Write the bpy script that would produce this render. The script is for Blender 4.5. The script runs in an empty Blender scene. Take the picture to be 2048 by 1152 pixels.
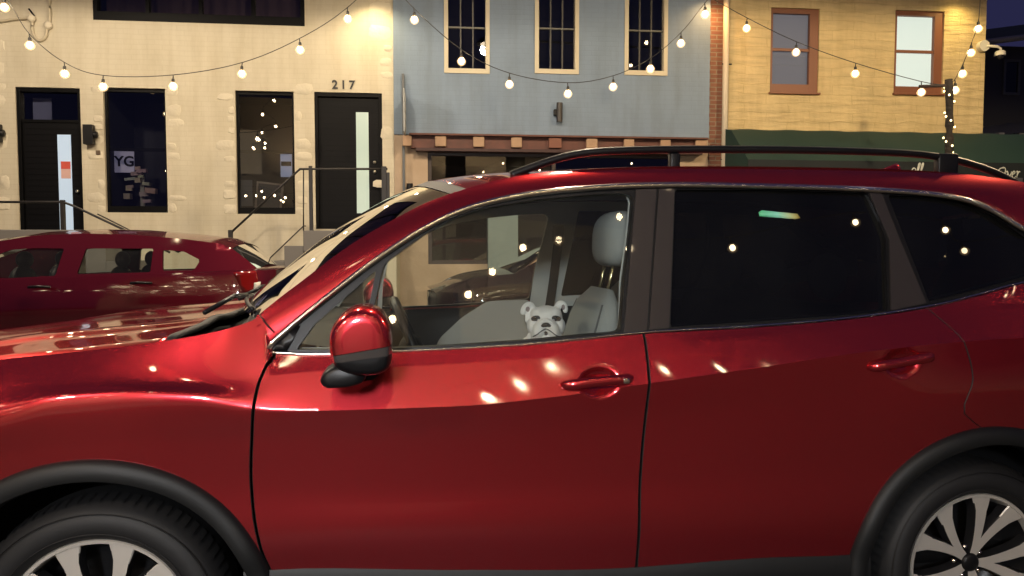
import bpy, bmesh, math, random
import numpy as np
from mathutils import Vector, Matrix
from mathutils.geometry import delaunay_2d_cdt
R = math.radians
random.seed(7)
S = bpy.context.scene
COL = S.collection

# ------------------------------------------------------------------ camera
EYE = 1.40; PITCH = R(2.94); FPX = 1479.0
cd = bpy.data.cameras.new('camera'); cam = bpy.data.objects.new('camera', cd); COL.objects.link(cam)
cam.location = (0, 0, EYE); cam.rotation_euler = (math.pi/2-PITCH, 0, 0)
cd.lens = 36*FPX/2048; cd.sensor_width = 36; cd.clip_start = .05; cd.clip_end = 500
S.camera = cam
# ------------------------------------------------------------------ world, moonlight, exposure
W = bpy.data.worlds.new("World"); S.world = W; W.use_nodes = True
wn = W.node_tree.nodes; wl = W.node_tree.links
bg = wn['Background']; sky = wn.new('ShaderNodeTexSky'); sky.sky_type = 'NISHITA'; sky.sun_disc = False
sky.sun_elevation = R(-4.0); sky.sun_rotation = R(140)
wl.new(sky.outputs[0], bg.inputs['Color']); bg.inputs['Strength'].default_value = 0.15
mix = wn.new('ShaderNodeMix'); mix.data_type = 'RGBA'; mix.inputs[0].default_value = .75
mix.inputs[7].default_value = (.16, .16, .50, 1)
wl.new(sky.outputs[0], mix.inputs[6]); wl.new(mix.outputs[2], bg.inputs['Color'])
sd = bpy.data.lights.new('moon', 'SUN'); sd.energy = .02; sd.angle = R(.5); sd.color = (.7, .8, 1)
so = bpy.data.objects.new('moon', sd); COL.objects.link(so); so.rotation_euler = (R(50), 0, R(140))
S.view_settings.view_transform = 'Standard'; S.view_settings.look = 'None'
S.view_settings.exposure = 0; S.view_settings.gamma = 1
S.render.engine = 'CYCLES'; S.cycles.use_denoising = True
S.cycles.max_bounces = 8; S.cycles.transparent_max_bounces = 24; S.cycles.glossy_bounces = 5
S.cycles.sample_clamp_indirect = 6; S.cycles.caustics_reflective = False; S.cycles.caustics_refractive = False

# ------------------------------------------------------------------ geometry of the view (to turn measured points into metres)
def ray(px, py):
    x = (px-1024)/FPX; y = (576-py)/FPX
    return Vector((x, math.cos(PITCH)+y*math.sin(PITCH), -math.sin(PITCH)+y*math.cos(PITCH)))
class Frame:
    def __init__(s, ox, oy, ang, flip=False):
        s.o = Vector((ox, oy, 0)); s.a = ang
        s.ex = Vector((math.cos(ang), math.sin(ang), 0)); s.ey = Vector((-math.sin(ang), math.cos(ang), 0))
    def w(s, p): return s.o+s.ex*p[0]+s.ey*p[1]+Vector((0, 0, p[2]))
    def loc(s, px, py, y=0.0):
        d = ray(px, py); k = (y+s.o.dot(s.ey))/d.dot(s.ey)
        p = d*k-s.o
        return (p.dot(s.ex), EYE+d.z*k)
WF = Frame(0, 0, 0)
CF = Frame(-1.156860, 1.976, R(9))            # near car: x to the tail, y inward, origin under the front hub
_d = ray(600, 400); FF = Frame(_d.x*11.5, 11.5, R(6))   # facades

# ------------------------------------------------------------------ objects
def thing(name, label, cat, base=(0, 0, 0), fr=WF, group=None, rz=0):
    o = bpy.data.objects.new(name, None); COL.objects.link(o); o.empty_display_size = .2
    o.location = fr.w(base); o.rotation_euler = (0, 0, fr.a+rz)
    o['label'] = label; o['category'] = cat
    if group: o['group'] = group
    o['bx'], o['by'], o['bz'] = base
    return o
def base_of(o): return Vector((o['bx'], o['by'], o['bz'])) if 'bx' in o.keys() else Vector((0, 0, 0))
def finish(name, bm, mat, parent, smooth=True, sub=False, autos=None, label=None):
    """verts of bm are in the thing's frame; parent may be a thing or a part"""
    me = bpy.data.meshes.new(name)
    root = parent
    while root is not None and root.parent is not None: root = root.parent
    if root is not None:
        b = base_of(root); bmesh.ops.translate(bm, verts=bm.verts, vec=-b)
    bm.normal_update(); bm.to_mesh(me); bm.free()
    if smooth:
        for p in me.polygons: p.use_smooth = True
        if autos: me.set_sharp_from_angle(angle=R(autos))
    for m in (mat if isinstance(mat, (list, tuple)) else [mat]): me.materials.append(m)
    o = bpy.data.objects.new(name, me); COL.objects.link(o); o.parent = parent
    if label: o['label'] = label
    return o
def copy_tree(o, parent=None):
    c = o.copy(); COL.objects.link(c); c.parent = parent
    for ch in list(o.children): copy_tree(ch, c)
    return c
def struct(name, bm, mat, kind='structure', smooth=False):
    o = finish(name, bm, mat, None, smooth); o['kind'] = kind; return o
def NB(): return bmesh.new()
def box(bm, x0, x1, y0, y1, z0, z1, bev=0.0, mi=0):
    vs = [bm.verts.new((x, y, z)) for x in (x0, x1) for y in (y0, y1) for z in (z0, z1)]
    fs = [(0, 1, 3, 2), (4, 6, 7, 5), (0, 4, 5, 1), (2, 3, 7, 6), (0, 2, 6, 4), (1, 5, 7, 3)]
    nf = []
    for f in fs:
        q = bm.faces.new([vs[i] for i in f]); q.material_index = mi; nf.append(q)
    bmesh.ops.recalc_face_normals(bm, faces=nf)
    if bev > 0:
        es = list({e for f in nf for e in f.edges})
        bmesh.ops.bevel(bm, geom=es, offset=bev, segments=2, affect='EDGES', profile=.5)
    return vs
def tube(bm, pts, r, n=8, r2=None, closed=False, cap=True, up=Vector((0, 0, 1))):
    """sweep an ellipse (r sideways, r2 along up) along pts; r may be a list"""
    pts = [Vector(p) for p in pts]; rings = []; N = len(pts)
    for i, p in enumerate(pts):
        if closed: t = pts[(i+1) % N]-pts[i-1]
        else: t = pts[min(i+1, N-1)]-pts[max(i-1, 0)]
        t.normalize()
        a = t.cross(up)
        if a.length < 1e-4: a = t.cross(Vector((1, 0, 0)))
        a.normalize(); b = a.cross(t)
        ra = r[i] if isinstance(r, (list, tuple)) else r
        rb = (r2[i] if isinstance(r2, (list, tuple)) else r2) if r2 else ra
        rings.append([bm.verts.new(p+a*ra*math.cos(2*math.pi*k/n)+b*rb*math.sin(2*math.pi*k/n)) for k in range(n)])
    M = N if closed else N-1
    for i in range(M):
        A = rings[i]; B = rings[(i+1) % N]
        for k in range(n): bm.faces.new((A[k], B[k], B[(k+1) % n], A[(k+1) % n]))
    if cap and not closed:
        bm.faces.new(rings[0]); bm.faces.new(rings[-1][::-1])
    return rings
def ball(bm, c, rx, ry=None, rz=None, u=16, v=10, rot=None):
    m = Matrix.Translation(Vector(c))
    if rot is not None: m = m @ rot
    m = m @ Matrix.Diagonal((rx, ry or rx, rz or rx, 1))
    return bmesh.ops.create_uvsphere(bm, u_segments=u, v_segments=v, radius=1, matrix=m)['verts']
def grid(bm, P, mi=0, flip=False):
    """P: rows of points"""
    V = [[bm.verts.new(p) for p in row] for row in P]
    for i in range(len(V)-1):
        for j in range(len(V[0])-1):
            q = (V[i][j], V[i][j+1], V[i+1][j+1], V[i+1][j])
            f = bm.faces.new(q[::-1] if flip else q); f.material_index = mi
    return V
def lathe(bm, prof, ctr, axis='y', n=64, mi=0, a0=0, a1=2*math.pi):
    """prof: (r, h) pairs; axis y"""
    full = abs(a1-a0-2*math.pi) < 1e-6
    cols = []
    m = n if full else n+1
    for k in range(m):
        a = a0+(a1-a0)*k/n
        cols.append([bm.verts.new((ctr[0]+r*math.cos(a), ctr[1]+h, ctr[2]+r*math.sin(a))) if axis == 'y'
                     else bm.verts.new((ctr[0]+r*math.cos(a), ctr[1]+r*math.sin(a), ctr[2]+h)) for r, h in prof])
    for k in range(n):
        A = cols[k]; B = cols[(k+1) % m]
        for j in range(len(prof)-1):
            f = bm.faces.new((A[j], A[j+1], B[j+1], B[j])); f.material_index = mi
def dens(poly, step, closed=True):
    out = []; n = len(poly)
    for i in range(n if closed else n-1):
        a = poly[i]; b = poly[(i+1) % n]; L = math.hypot(b[0]-a[0], b[1]-a[1]); m = max(1, int(math.ceil(L/step)))
        for k in range(m): out.append((a[0]+(b[0]-a[0])*k/m, a[1]+(b[1]-a[1])*k/m))
    if not closed: out.append(poly[-1])
    return out
def rnd(poly, r, n=5):
    """round the corners of a polygon"""
    out = []; N = len(poly)
    for i in range(N):
        p = Vector(poly[i]); a = Vector(poly[i-1])-p; b = Vector(poly[(i+1) % N])-p
        rr = min(r, a.length*.45, b.length*.45)
        p0 = p+a.normalized()*rr; p1 = p+b.normalized()*rr
        for k in range(n+1):
            t = k/n; q = p0*(1-t)**2+p*2*t*(1-t)+p1*t*t; out.append((q.x, q.y))
    return out
def inside(pt, poly):
    x, y = pt; c = False; n = len(poly)
    for i in range(n):
        x1, y1 = poly[i]; x2, y2 = poly[i-1]
        if (y1 > y) != (y2 > y) and x < (x2-x1)*(y-y1)/(y2-y1)+x1: c = not c
    return c
def panel(bm, outer, holes, yf, th=0.0, step=.04, mir=None, mi=0, toward=-1):
    """flat-ish sheet in (x,z) with holes, y = yf(x,z); th = thickness going inward"""
    loops = [dens(outer, step)]+[dens(h, step) for h in holes]
    pts = []; edges = []
    for l in loops:
        s = len(pts); pts += l; edges += [(s+i, s+(i+1) % len(l)) for i in range(len(l))]
    xs = [p[0] for p in outer]; zs = [p[1] for p in outer]
    g = max(.05, step)
    for a in np.arange(min(xs)+g/2, max(xs), g):
        for b in np.arange(min(zs)+g/2, max(zs), g):
            q = (float(a), float(b))
            if inside(q, loops[0]) and not any(inside(q, h) for h in loops[1:]) and min((p[0]-a)**2+(p[1]-b)**2 for p in pts) > (g*.35)**2: pts.append(q)
    vco, ed, fc, _, _, _ = delaunay_2d_cdt([Vector(p) for p in pts], edges, [], 0, 1e-6)
    def mk(off):
        out = []
        for p in vco:
            y = yf(p[0], p[1])+off
            if mir is not None: y = mir-y
            out.append(bm.verts.new((p[0], y, p[1])))
        return out
    A = mk(0); B = mk(th) if th else None
    s = 1 if mir is None else -1
    keep = []
    for f in fc:
        c = (sum(vco[i][0] for i in f)/3, sum(vco[i][1] for i in f)/3)
        if not inside(c, loops[0]): continue
        if any(inside(c, h) for h in loops[1:]): continue
        keep.append(f)
        # CDT gives ccw in (x,z); outward normal is -y for unmirrored => ccw seen from -y (x right, z up)
        q = [A[i] for i in f]
        bm.faces.new(q if s == 1 else q[::-1]).material_index = mi
        if B:
            q = [B[i] for i in f]; bm.faces.new(q[::-1] if s == 1 else q).material_index = mi
    if B:
        cnt = {}
        for f in keep:
            for k in range(len(f)):
                e = (f[k], f[(k+1) % len(f)]); cnt[e] = 1
        for (a, b) in list(cnt):
            if (b, a) not in cnt:
                q = (A[a], B[a], B[b], A[b]); bm.faces.new(q if s == 1 else q[::-1]).material_index = mi
    for v in list(bm.verts):
        if not v.link_faces: bm.verts.remove(v)
def pchip(xs, ys, x):
    xs = np.array(xs, float); ys = np.array(ys, float); h = np.diff(xs); d = np.diff(ys)/h
    m = np.zeros(len(xs)); m[0] = d[0]; m[-1] = d[-1]
    for i in range(1, len(xs)-1):
        if d[i-1]*d[i] > 0:
            w1 = 2*h[i]+h[i-1]; w2 = h[i]+2*h[i-1]; m[i] = (w1+w2)/(w1/d[i-1]+w2/d[i])
    x = np.clip(x, xs[0], xs[-1]); i = np.clip(np.searchsorted(xs, x)-1, 0, len(h)-1)
    t = (x-xs[i])/h[i]
    return (ys[i]*(1+2*t)*(1-t)**2+h[i]*m[i]*t*(1-t)**2+ys[i+1]*t*t*(3-2*t)+h[i]*m[i+1]*t*t*(t-1))
class Curve:
    """z(x), y(x) from keys (x, z, y), smoothed"""
    def __init__(s, keys, sm=.05, lo=-.95, hi=3.9, dx=.01):
        keys = sorted(keys); s.lo = lo; s.dx = dx
        X = np.arange(lo, hi+dx, dx); xs = [k[0] for k in keys]
        s.z = pchip(xs, [k[1] for k in keys], X); s.y = pchip(xs, [k[2] for k in keys], X)
        if sm > 0:
            n = int(3*sm/dx); g = np.exp(-.5*(np.arange(-n, n+1)*dx/sm)**2); g /= g.sum()
            s.z = np.convolve(np.pad(s.z, n, mode='edge'), g, 'valid'); s.y = np.convolve(np.pad(s.y, n, mode='edge'), g, 'valid')
    def __call__(s, x):
        f = (x-s.lo)/s.dx; i = max(0, min(len(s.z)-2, int(f))); t = min(1, max(0, f-i))
        return (s.z[i]*(1-t)+s.z[i+1]*t, s.y[i]*(1-t)+s.y[i+1]*t)
def cat(p0, p1, p2, p3, t):
    return .5*((2*p1)+(-p0+p2)*t+(2*p0-5*p1+4*p2-p3)*t*t+(-p0+3*p1-3*p2+p3)*t*t*t)

def smoothpath(P, n):
    """parametric catmull-rom through P, n samples per span"""
    out = []
    for i in range(len(P)-1):
        p0 = P[max(0, i-1)]; p1 = P[i]; p2 = P[i+1]; p3 = P[min(len(P)-1, i+2)]
        for k in range(n): out.append(tuple(cat(p0[j], p1[j], p2[j], p3[j], k/n) for j in range(len(p1))))
    out.append(tuple(P[-1])); return out
def fair(P, it=6):
    P = [list(p) for p in P]
    for _ in range(it):
        Q = [p[:] for p in P]
        for i in range(1, len(P)-1):
            for j in range(len(P[0])): P[i][j] = .25*Q[i-1][j]+.5*Q[i][j]+.25*Q[i+1][j]
    return [tuple(p) for p in P]

# ------------------------------------------------------------------ materials
def mat(name, col, rough=.5, metal=0.0, coat=0.0, spec=.5, emit=None, es=0.0, noise=None, bump=None, coatr=.03):
    m = bpy.data.materials.new(name); m.use_nodes = True
    nt = m.node_tree; b = nt.nodes['Principled BSDF']
    b.inputs['Base Color'].default_value = (*col, 1); b.inputs['Roughness'].default_value = rough
    b.inputs['Metallic'].default_value = metal; b.inputs['Coat Weight'].default_value = coat
    b.inputs['Coat Roughness'].default_value = coatr; b.inputs['Specular IOR Level'].default_value = spec
    if emit: b.inputs['Emission Color'].default_value = (*emit, 1); b.inputs['Emission Strength'].default_value = es
    tc = nt.nodes.new('ShaderNodeTexCoord')
    if noise:   # (scale, amount, second colour)
        sc, lo, hi, c2 = noise
        n = nt.nodes.new('ShaderNodeTexNoise'); n.inputs['Scale'].default_value = sc; n.inputs['Detail'].default_value = 6
        cr = nt.nodes.new('ShaderNodeValToRGB'); cr.color_ramp.elements[0].position = lo; cr.color_ramp.elements[1].position = hi
        cr.color_ramp.elements[0].color = (*col, 1); cr.color_ramp.elements[1].color = (*c2, 1)
        nt.links.new(tc.outputs['Object'], n.inputs['Vector']); nt.links.new(n.outputs[0], cr.inputs[0]); nt.links.new(cr.outputs[0], b.inputs['Base Color'])
    if bump:    # (scale, strength, distance)
        n = nt.nodes.new('ShaderNodeTexNoise'); n.inputs['Scale'].default_value = bump[0]; n.inputs['Detail'].default_value = 5
        bp = nt.nodes.new('ShaderNodeBump'); bp.inputs['Strength'].default_value = bump[1]; bp.inputs['Distance'].default_value = bump[2]
        nt.links.new(tc.outputs['Object'], n.inputs['Vector']); nt.links.new(n.outputs[0], bp.inputs['Height']); nt.links.new(bp.outputs[0], b.inputs['Normal'])
    return m
def glass(name, tint, refl=1.0, extra=0.0, rough=0.0, dust=0.0):
    m = bpy.data.materials.new(name); m.use_nodes = True; nt = m.node_tree
    nt.nodes.remove(nt.nodes['Principled BSDF']); out = nt.nodes['Material Output']
    t = nt.nodes.new('ShaderNodeBsdfTransparent'); t.inputs[0].default_value = (*tint, 1)
    g = nt.nodes.new('ShaderNodeBsdfGlossy'); g.inputs['Roughness'].default_value = rough; g.inputs['Color'].default_value = (refl, refl, refl, 1)
    f = nt.nodes.new('ShaderNodeFresnel'); f.inputs[0].default_value = 1.5
    a = nt.nodes.new('ShaderNodeMath'); a.operation = 'ADD'; a.inputs[1].default_value = extra; a.use_clamp = True
    mx = nt.nodes.new('ShaderNodeMixShader')
    nt.links.new(f.outputs[0], a.inputs[0]); nt.links.new(a.outputs[0], mx.inputs[0]); nt.links.new(t.outputs[0], mx.inputs[1]); nt.links.new(g.outputs[0], mx.inputs[2]); nt.links.new(mx.outputs[0], out.inputs[0])
    if dust:
        df = nt.nodes.new('ShaderNodeBsdfDiffuse'); df.inputs[0].default_value = (.6, .6, .58, 1); m2 = nt.nodes.new('ShaderNodeMixShader')
        tc = nt.nodes.new('ShaderNodeTexCoord'); n = nt.nodes.new('ShaderNodeTexNoise'); n.inputs['Scale'].default_value = 3; n.inputs['Detail'].default_value = 6; ml = nt.nodes.new('ShaderNodeMath'); ml.operation = 'MULTIPLY'; ml.inputs[1].default_value = dust*2
        nt.links.new(tc.outputs['Object'], n.inputs['Vector']); nt.links.new(n.outputs[0], ml.inputs[0]); nt.links.new(ml.outputs[0], m2.inputs[0])
        nt.links.new(mx.outputs[0], m2.inputs[1]); nt.links.new(df.outputs[0], m2.inputs[2]); nt.links.new(m2.outputs[0], out.inputs[0])
    return m
def masonry(name, c1, c2, mortar, bw, bh, ms, strength, dist, noise_s=3.0, rough=.75, colmix=.5, warp=.0, streak=None):
    """brick or stone laid in the object's x-z plane"""
    m = bpy.data.materials.new(name); m.use_nodes = True; nt = m.node_tree; b = nt.nodes['Principled BSDF']; L = nt.links.new
    b.inputs['Roughness'].default_value = rough
    tc = nt.nodes.new('ShaderNodeTexCoord'); sp = nt.nodes.new('ShaderNodeSeparateXYZ'); cb = nt.nodes.new('ShaderNodeCombineXYZ')
    L(tc.outputs['Object'], sp.inputs[0]); ad = nt.nodes.new('ShaderNodeMath'); ad.operation = 'ADD'
    L(sp.outputs[0], ad.inputs[0]); L(sp.outputs[1], ad.inputs[1]); L(ad.outputs[0], cb.inputs[0]); L(sp.outputs[2], cb.inputs[1])
    vec = cb.outputs[0]
    if warp:
        nz = nt.nodes.new('ShaderNodeTexNoise'); nz.inputs['Scale'].default_value = 2.2; L(tc.outputs['Object'], nz.inputs['Vector'])
        vm = nt.nodes.new('ShaderNodeVectorMath'); vm.operation = 'SCALE'; vm.inputs['Scale'].default_value = warp
        L(nz.outputs['Color'], vm.inputs[0]); va = nt.nodes.new('ShaderNodeVectorMath'); L(cb.outputs[0], va.inputs[0]); L(vm.outputs[0], va.inputs[1]); vec = va.outputs[0]
    br = nt.nodes.new('ShaderNodeTexBrick'); br.inputs['Scale'].default_value = 1; br.inputs['Brick Width'].default_value = bw
    br.inputs['Row Height'].default_value = bh; br.inputs['Mortar Size'].default_value = ms; br.inputs['Mortar Smooth'].default_value = .3
    br.inputs['Color1'].default_value = (*c1, 1); br.inputs['Color2'].default_value = (*c2, 1); br.inputs['Mortar'].default_value = (*mortar, 1)
    L(vec, br.inputs['Vector'])
    n = nt.nodes.new('ShaderNodeTexNoise'); n.inputs['Scale'].default_value = noise_s; n.inputs['Detail'].default_value = 8; n.inputs['Roughness'].default_value = .6
    L(tc.outputs['Object'], n.inputs['Vector'])
    mx = nt.nodes.new('ShaderNodeMix'); mx.data_type = 'RGBA'; mx.blend_type = 'MULTIPLY'; mx.inputs[0].default_value = colmix
    cr = nt.nodes.new('ShaderNodeValToRGB'); cr.color_ramp.elements[0].position = .3; cr.color_ramp.elements[1].position = .7
    cr.color_ramp.elements[0].color = (.55, .55, .5, 1); cr.color_ramp.elements[1].color = (1, 1, 1, 1)
    L(n.outputs[0], cr.inputs[0]); L(br.outputs[0], mx.inputs[6]); L(cr.outputs[0], mx.inputs[7])
    mv = nt.nodes.new('ShaderNodeMapping'); mv.inputs['Scale'].default_value = (2.6, 2.6, .35); L(tc.outputs['Object'], mv.inputs[0])
    nv = nt.nodes.new('ShaderNodeTexNoise'); nv.inputs['Scale'].default_value = 1.5; nv.inputs['Detail'].default_value = 7; nv.inputs['Roughness'].default_value = .65; L(mv.outputs[0], nv.inputs['Vector'])
    rv = nt.nodes.new('ShaderNodeValToRGB'); rv.color_ramp.elements[0].position = .36; rv.color_ramp.elements[1].position = .56; rv.color_ramp.elements[0].color = (.89, .87, .83, 1); rv.color_ramp.elements[1].color = (1, 1, 1, 1); L(nv.outputs[0], rv.inputs[0])
    mw = nt.nodes.new('ShaderNodeMix'); mw.data_type = 'RGBA'; mw.blend_type = 'MULTIPLY'; mw.inputs[0].default_value = 1; L(mx.outputs[2], mw.inputs[6]); L(rv.outputs[0], mw.inputs[7]); mx = mw
    L(mx.outputs[2], b.inputs['Base Color'])
    if streak:
        mp = nt.nodes.new('ShaderNodeMapping'); mp.inputs['Scale'].default_value = (1.1, 1.1, 7); L(tc.outputs['Object'], mp.inputs[0])
        n4 = nt.nodes.new('ShaderNodeTexNoise'); n4.inputs['Scale'].default_value = 1.6; n4.inputs['Detail'].default_value = 4; L(mp.outputs[0], n4.inputs['Vector'])
        c4_ = nt.nodes.new('ShaderNodeValToRGB'); c4_.color_ramp.elements[0].position = .36; c4_.color_ramp.elements[1].position = .55
        c4_.color_ramp.elements[0].color = (streak, streak, streak, 1); c4_.color_ramp.elements[1].color = (1, 1, 1, 1); L(n4.outputs[0], c4_.inputs[0])
        m4 = nt.nodes.new('ShaderNodeMix'); m4.data_type = 'RGBA'; m4.blend_type = 'MULTIPLY'; m4.inputs[0].default_value = 1
        L(mx.outputs[2], m4.inputs[6]); L(c4_.outputs[0], m4.inputs[7]); L(m4.outputs[2], b.inputs['Base Color'])
    iv = nt.nodes.new('ShaderNodeMath'); iv.operation = 'SUBTRACT'; iv.inputs[0].default_value = 1; L(br.outputs['Fac'], iv.inputs[1])
    n2 = nt.nodes.new('ShaderNodeTexNoise'); n2.inputs['Scale'].default_value = 18; n2.inputs['Detail'].default_value = 5; L(tc.outputs['Object'], n2.inputs['Vector'])
    hs = nt.nodes.new('ShaderNodeMath'); hs.operation = 'MULTIPLY_ADD'; L(n2.outputs[0], hs.inputs[0]); hs.inputs[1].default_value = .7; L(iv.outputs[0], hs.inputs[2])
    if streak:
        h2 = nt.nodes.new('ShaderNodeMath'); h2.operation = 'MULTIPLY_ADD'; L(n4.outputs[0], h2.inputs[0]); h2.inputs[1].default_value = 2.5; L(hs.outputs[0], h2.inputs[2]); hs = h2
    bp = nt.nodes.new('ShaderNodeBump'); bp.inputs['Strength'].default_value = strength; bp.inputs['Distance'].default_value = dist
    L(hs.outputs[0], bp.inputs['Height']); L(bp.outputs[0], b.inputs['Normal'])
    return m
def carpaint(name, col, metal=.55, rough=.33):
    m = mat(name, col, rough, metal, 1.0, .5); m.node_tree.nodes['Principled BSDF'].inputs['Coat IOR'].default_value = 1.65; m.node_tree.nodes['Principled BSDF'].inputs['Specular Tint'].default_value = (.4, .04, .04, 1); nt = m.node_tree; b = nt.nodes['Principled BSDF']
    tc = nt.nodes.new('ShaderNodeTexCoord'); n = nt.nodes.new('ShaderNodeTexNoise'); n.inputs['Scale'].default_value = 3.0; n.inputs['Detail'].default_value = 2
    n3 = nt.nodes.new('ShaderNodeTexNoise'); n3.inputs['Scale'].default_value = 2.0; n3.inputs['Detail'].default_value = 7; n3.inputs['Roughness'].default_value = .65
    mr = nt.nodes.new('ShaderNodeMapRange'); mr.inputs['From Min'].default_value = .35; mr.inputs['From Max'].default_value = .75
    mr.inputs['To Min'].default_value = .02; mr.inputs['To Max'].default_value = .12
    bp = nt.nodes.new('ShaderNodeBump'); bp.inputs['Strength'].default_value = .10; bp.inputs['Distance'].default_value = .01
    L = nt.links.new; L(tc.outputs['Object'], n.inputs['Vector']); L(tc.outputs['Object'], n3.inputs['Vector'])
    L(n3.outputs[0], mr.inputs[0]); L(mr.outputs[0], b.inputs['Coat Roughness']); L(n.outputs[0], bp.inputs['Height']); L(bp.outputs[0], b.inputs['Coat Normal'])
    return m
RED = carpaint('red paint', (.46, .026, .036), .84, .27)
RED2 = carpaint('old red paint', (.09, .005, .013), .35, .4)
BLKP = carpaint('black paint', (.006, .006, .007), .0, .4)
CLAD = mat('textured black plastic', (.004, .0045, .005), .55, bump=(400, .25, .002))
BLK = mat('satin black', (.006, .006, .007), .4, spec=.35)
PILLAR = mat('black pillar film', (.030, .024, .023), .33, coat=.2, bump=(60, .05, .001))
RUB_GAPSHADE = mat('rubber', (.010, .010, .010), .6)
CHR = mat('bright trim', (.85, .80, .72), .16, 1.0)
TYRE = mat('tyre rubber', (.009, .009, .010), .62, bump=(30, .2, .003))
ALLOY = mat('machined alloy', (.72, .68, .62), .45, .45)
ALLOYD = mat('dark alloy pocket', (.02, .02, .022), .35, .3)
GL = glass('clear car glass', (.88, .92, .90), .9, dust=.014)
GLD = glass('dark tinted glass', (.05, .05, .055), .9, dust=.008)
GLW = glass('windscreen glass', (.80, .86, .84), 1.0, .02)
GREYI = mat('grey seat fabric', (.34, .35, .335), .85, bump=(150, .3, .002))
GREYT = mat('grey trim', (.31, .305, .28), .8, bump=(120, .2, .001))
HEADL = mat('headliner', (.42, .43, .41), .9)
BLKI = mat('black interior', (.009, .009, .010), .6, spec=.3)
STEELY = mat('seat post metal', (.8, .7, .4), .25, 1.0)
# ================================================================== ground
ASPH = mat('asphalt', (.045, .045, .047), .7, noise=(8, .3, .7, (.06, .06, .06)), bump=(90, .5, .01))
CONC = mat('concrete', (.30, .28, .25), .8, noise=(3, .3, .7, (.22, .21, .19)), bump=(40, .3, .01))
bm = NB(); box(bm, -70, 70, -60, 120, -.2, 0); struct('road', bm, ASPH)
def fbox(bm, u0, u1, v0, v1, z0, z1, bev=0, mi=0): return box(bm, u0, u1, v0, v1, z0, z1, bev, mi)
bm = NB(); box(bm, -40, 50, -2.05, 12, .02, .14)
o = finish('pavement', bm, CONC, None, False); o['kind'] = 'structure'; o.location = FF.w((0, 0, 0)); o.rotation_euler = (0, 0, FF.a)
bm = NB(); box(bm, -40, 50, -2.20, -2.053, .02, .15, .01)
o = finish('kerb', bm, CONC, None, False); o['kind'] = 'structure'; o.location = FF.w((0, 0, 0)); o.rotation_euler = (0, 0, FF.a)
bm = NB(); box(bm, -40, 40, -9, -1.4, .02, .14); struct('near_pavement', bm, CONC)

# ================================================================== facades
CREAM = masonry('cream painted brick', (.65, .59, .46), (.64, .58, .45), (.62, .56, .43), .22, .075, .008, .13, .005, noise_s=.9, colmix=.30, warp=.03)
LUMP = mat('cream painted stone', (.64, .58, .45), .75, bump=(14, .6, .02))
BLUE = masonry('blue grey painted brick', (.235, .31, .42), (.23, .305, .415), (.225, .295, .40), .22, .075, .007, .25, .004, noise_s=1.0, colmix=.25)
YEL = masonry('yellow painted stone', (.76, .60, .32), (.74, .58, .31), (.66, .51, .26), .75, .15, .007, .55, .025, noise_s=3.0, colmix=.25, warp=.14, streak=.87)
BRICK = masonry('bare red brick', (.30, .13, .08), (.24, .10, .07), (.30, .24, .18), .21, .07, .010, .6, .008, colmix=.4)
DARKF = mat('black painted wood', (.003, .003, .0035), .5, spec=.12)
ROOM = mat('dark room', (.035, .035, .045), .9)
GLWIN = glass('window pane', (.60, .62, .66), 1.0, .07)
CREAMW = mat('cream window wood', (.62, .55, .40), .5)
BROWNW = mat('red brown window wood', (.22, .085, .045), .5)
TERRA = mat('rust red fascia', (.14, .05, .035), .6, noise=(9, .3, .7, (.10, .04, .03)))
TANB = mat('tan block', (.42, .27, .17), .7, bump=(30, .4, .01))
WHITEM = mat('white painted metal', (.7, .68, .6), .45)
STEP = mat('grey painted step', (.16, .15, .14), .7, bump=(40, .3, .005))
def fl(px, py, v=0.0): return FF.loc(px, py, v)
def rect(x0, y0, x1, y1, v=0.0):
    """measured rectangle -> u0,u1,z0,z1"""
    xm = (x0+x1)/2; ym = (y0+y1)/2
    return (fl(x0, ym, v)[0], fl(x1, ym, v)[0], fl(xm, y1, v)[1], fl(xm, y0, v)[1])
def wallgrid(bm, u0, u1, z0, z1, holes, v=0.0, depth=.22, back=6.0, wob=0.0):
    us = sorted({u0, u1, *[h[0] for h in holes], *[h[1] for h in holes]}); zz = sorted({z0, z1, *[h[2] for h in holes], *[h[3] for h in holes]})
    for i in range(len(us)-1):
        for j in range(len(zz)-1):
            c = ((us[i]+us[i+1])/2, (zz[j]+zz[j+1])/2)
            if any(h[0] < c[0] < h[1] and h[2] < c[1] < h[3] for h in holes): continue
            q = [bm.verts.new(p) for p in ((us[i], v, zz[j]), (us[i+1], v, zz[j]), (us[i+1], v, zz[j+1]), (us[i], v, zz[j+1]))]; bm.faces.new(q)
    for h in holes:
        a, b, c, d = h; P = [(a, c), (b, c), (b, d), (a, d)]
        for k in range(4):
            p, q = P[k], P[(k+1) % 4]
            bm.faces.new([bm.verts.new(x) for x in ((p[0], v, p[1]), (p[0], v+depth, p[1]), (q[0], v+depth, q[1]), (q[0], v, q[1]))])
    b_ = v+back
    for q in (((u0, v, z0), (u0, v, z1), (u0, b_, z1), (u0, b_, z0)), ((u1, v, z0), (u1, b_, z0), (u1, b_, z1), (u1, v, z1)),
              ((u0, v, z1), (u1, v, z1), (u1, b_, z1), (u0, b_, z1)), ((u0, b_, z0), (u0, b_, z1), (u1, b_, z1), (u1, b_, z0))):
        bm.faces.new([bm.verts.new(x) for x in q])
    bmesh.ops.remove_doubles(bm, verts=bm.verts, dist=1e-5)
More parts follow.
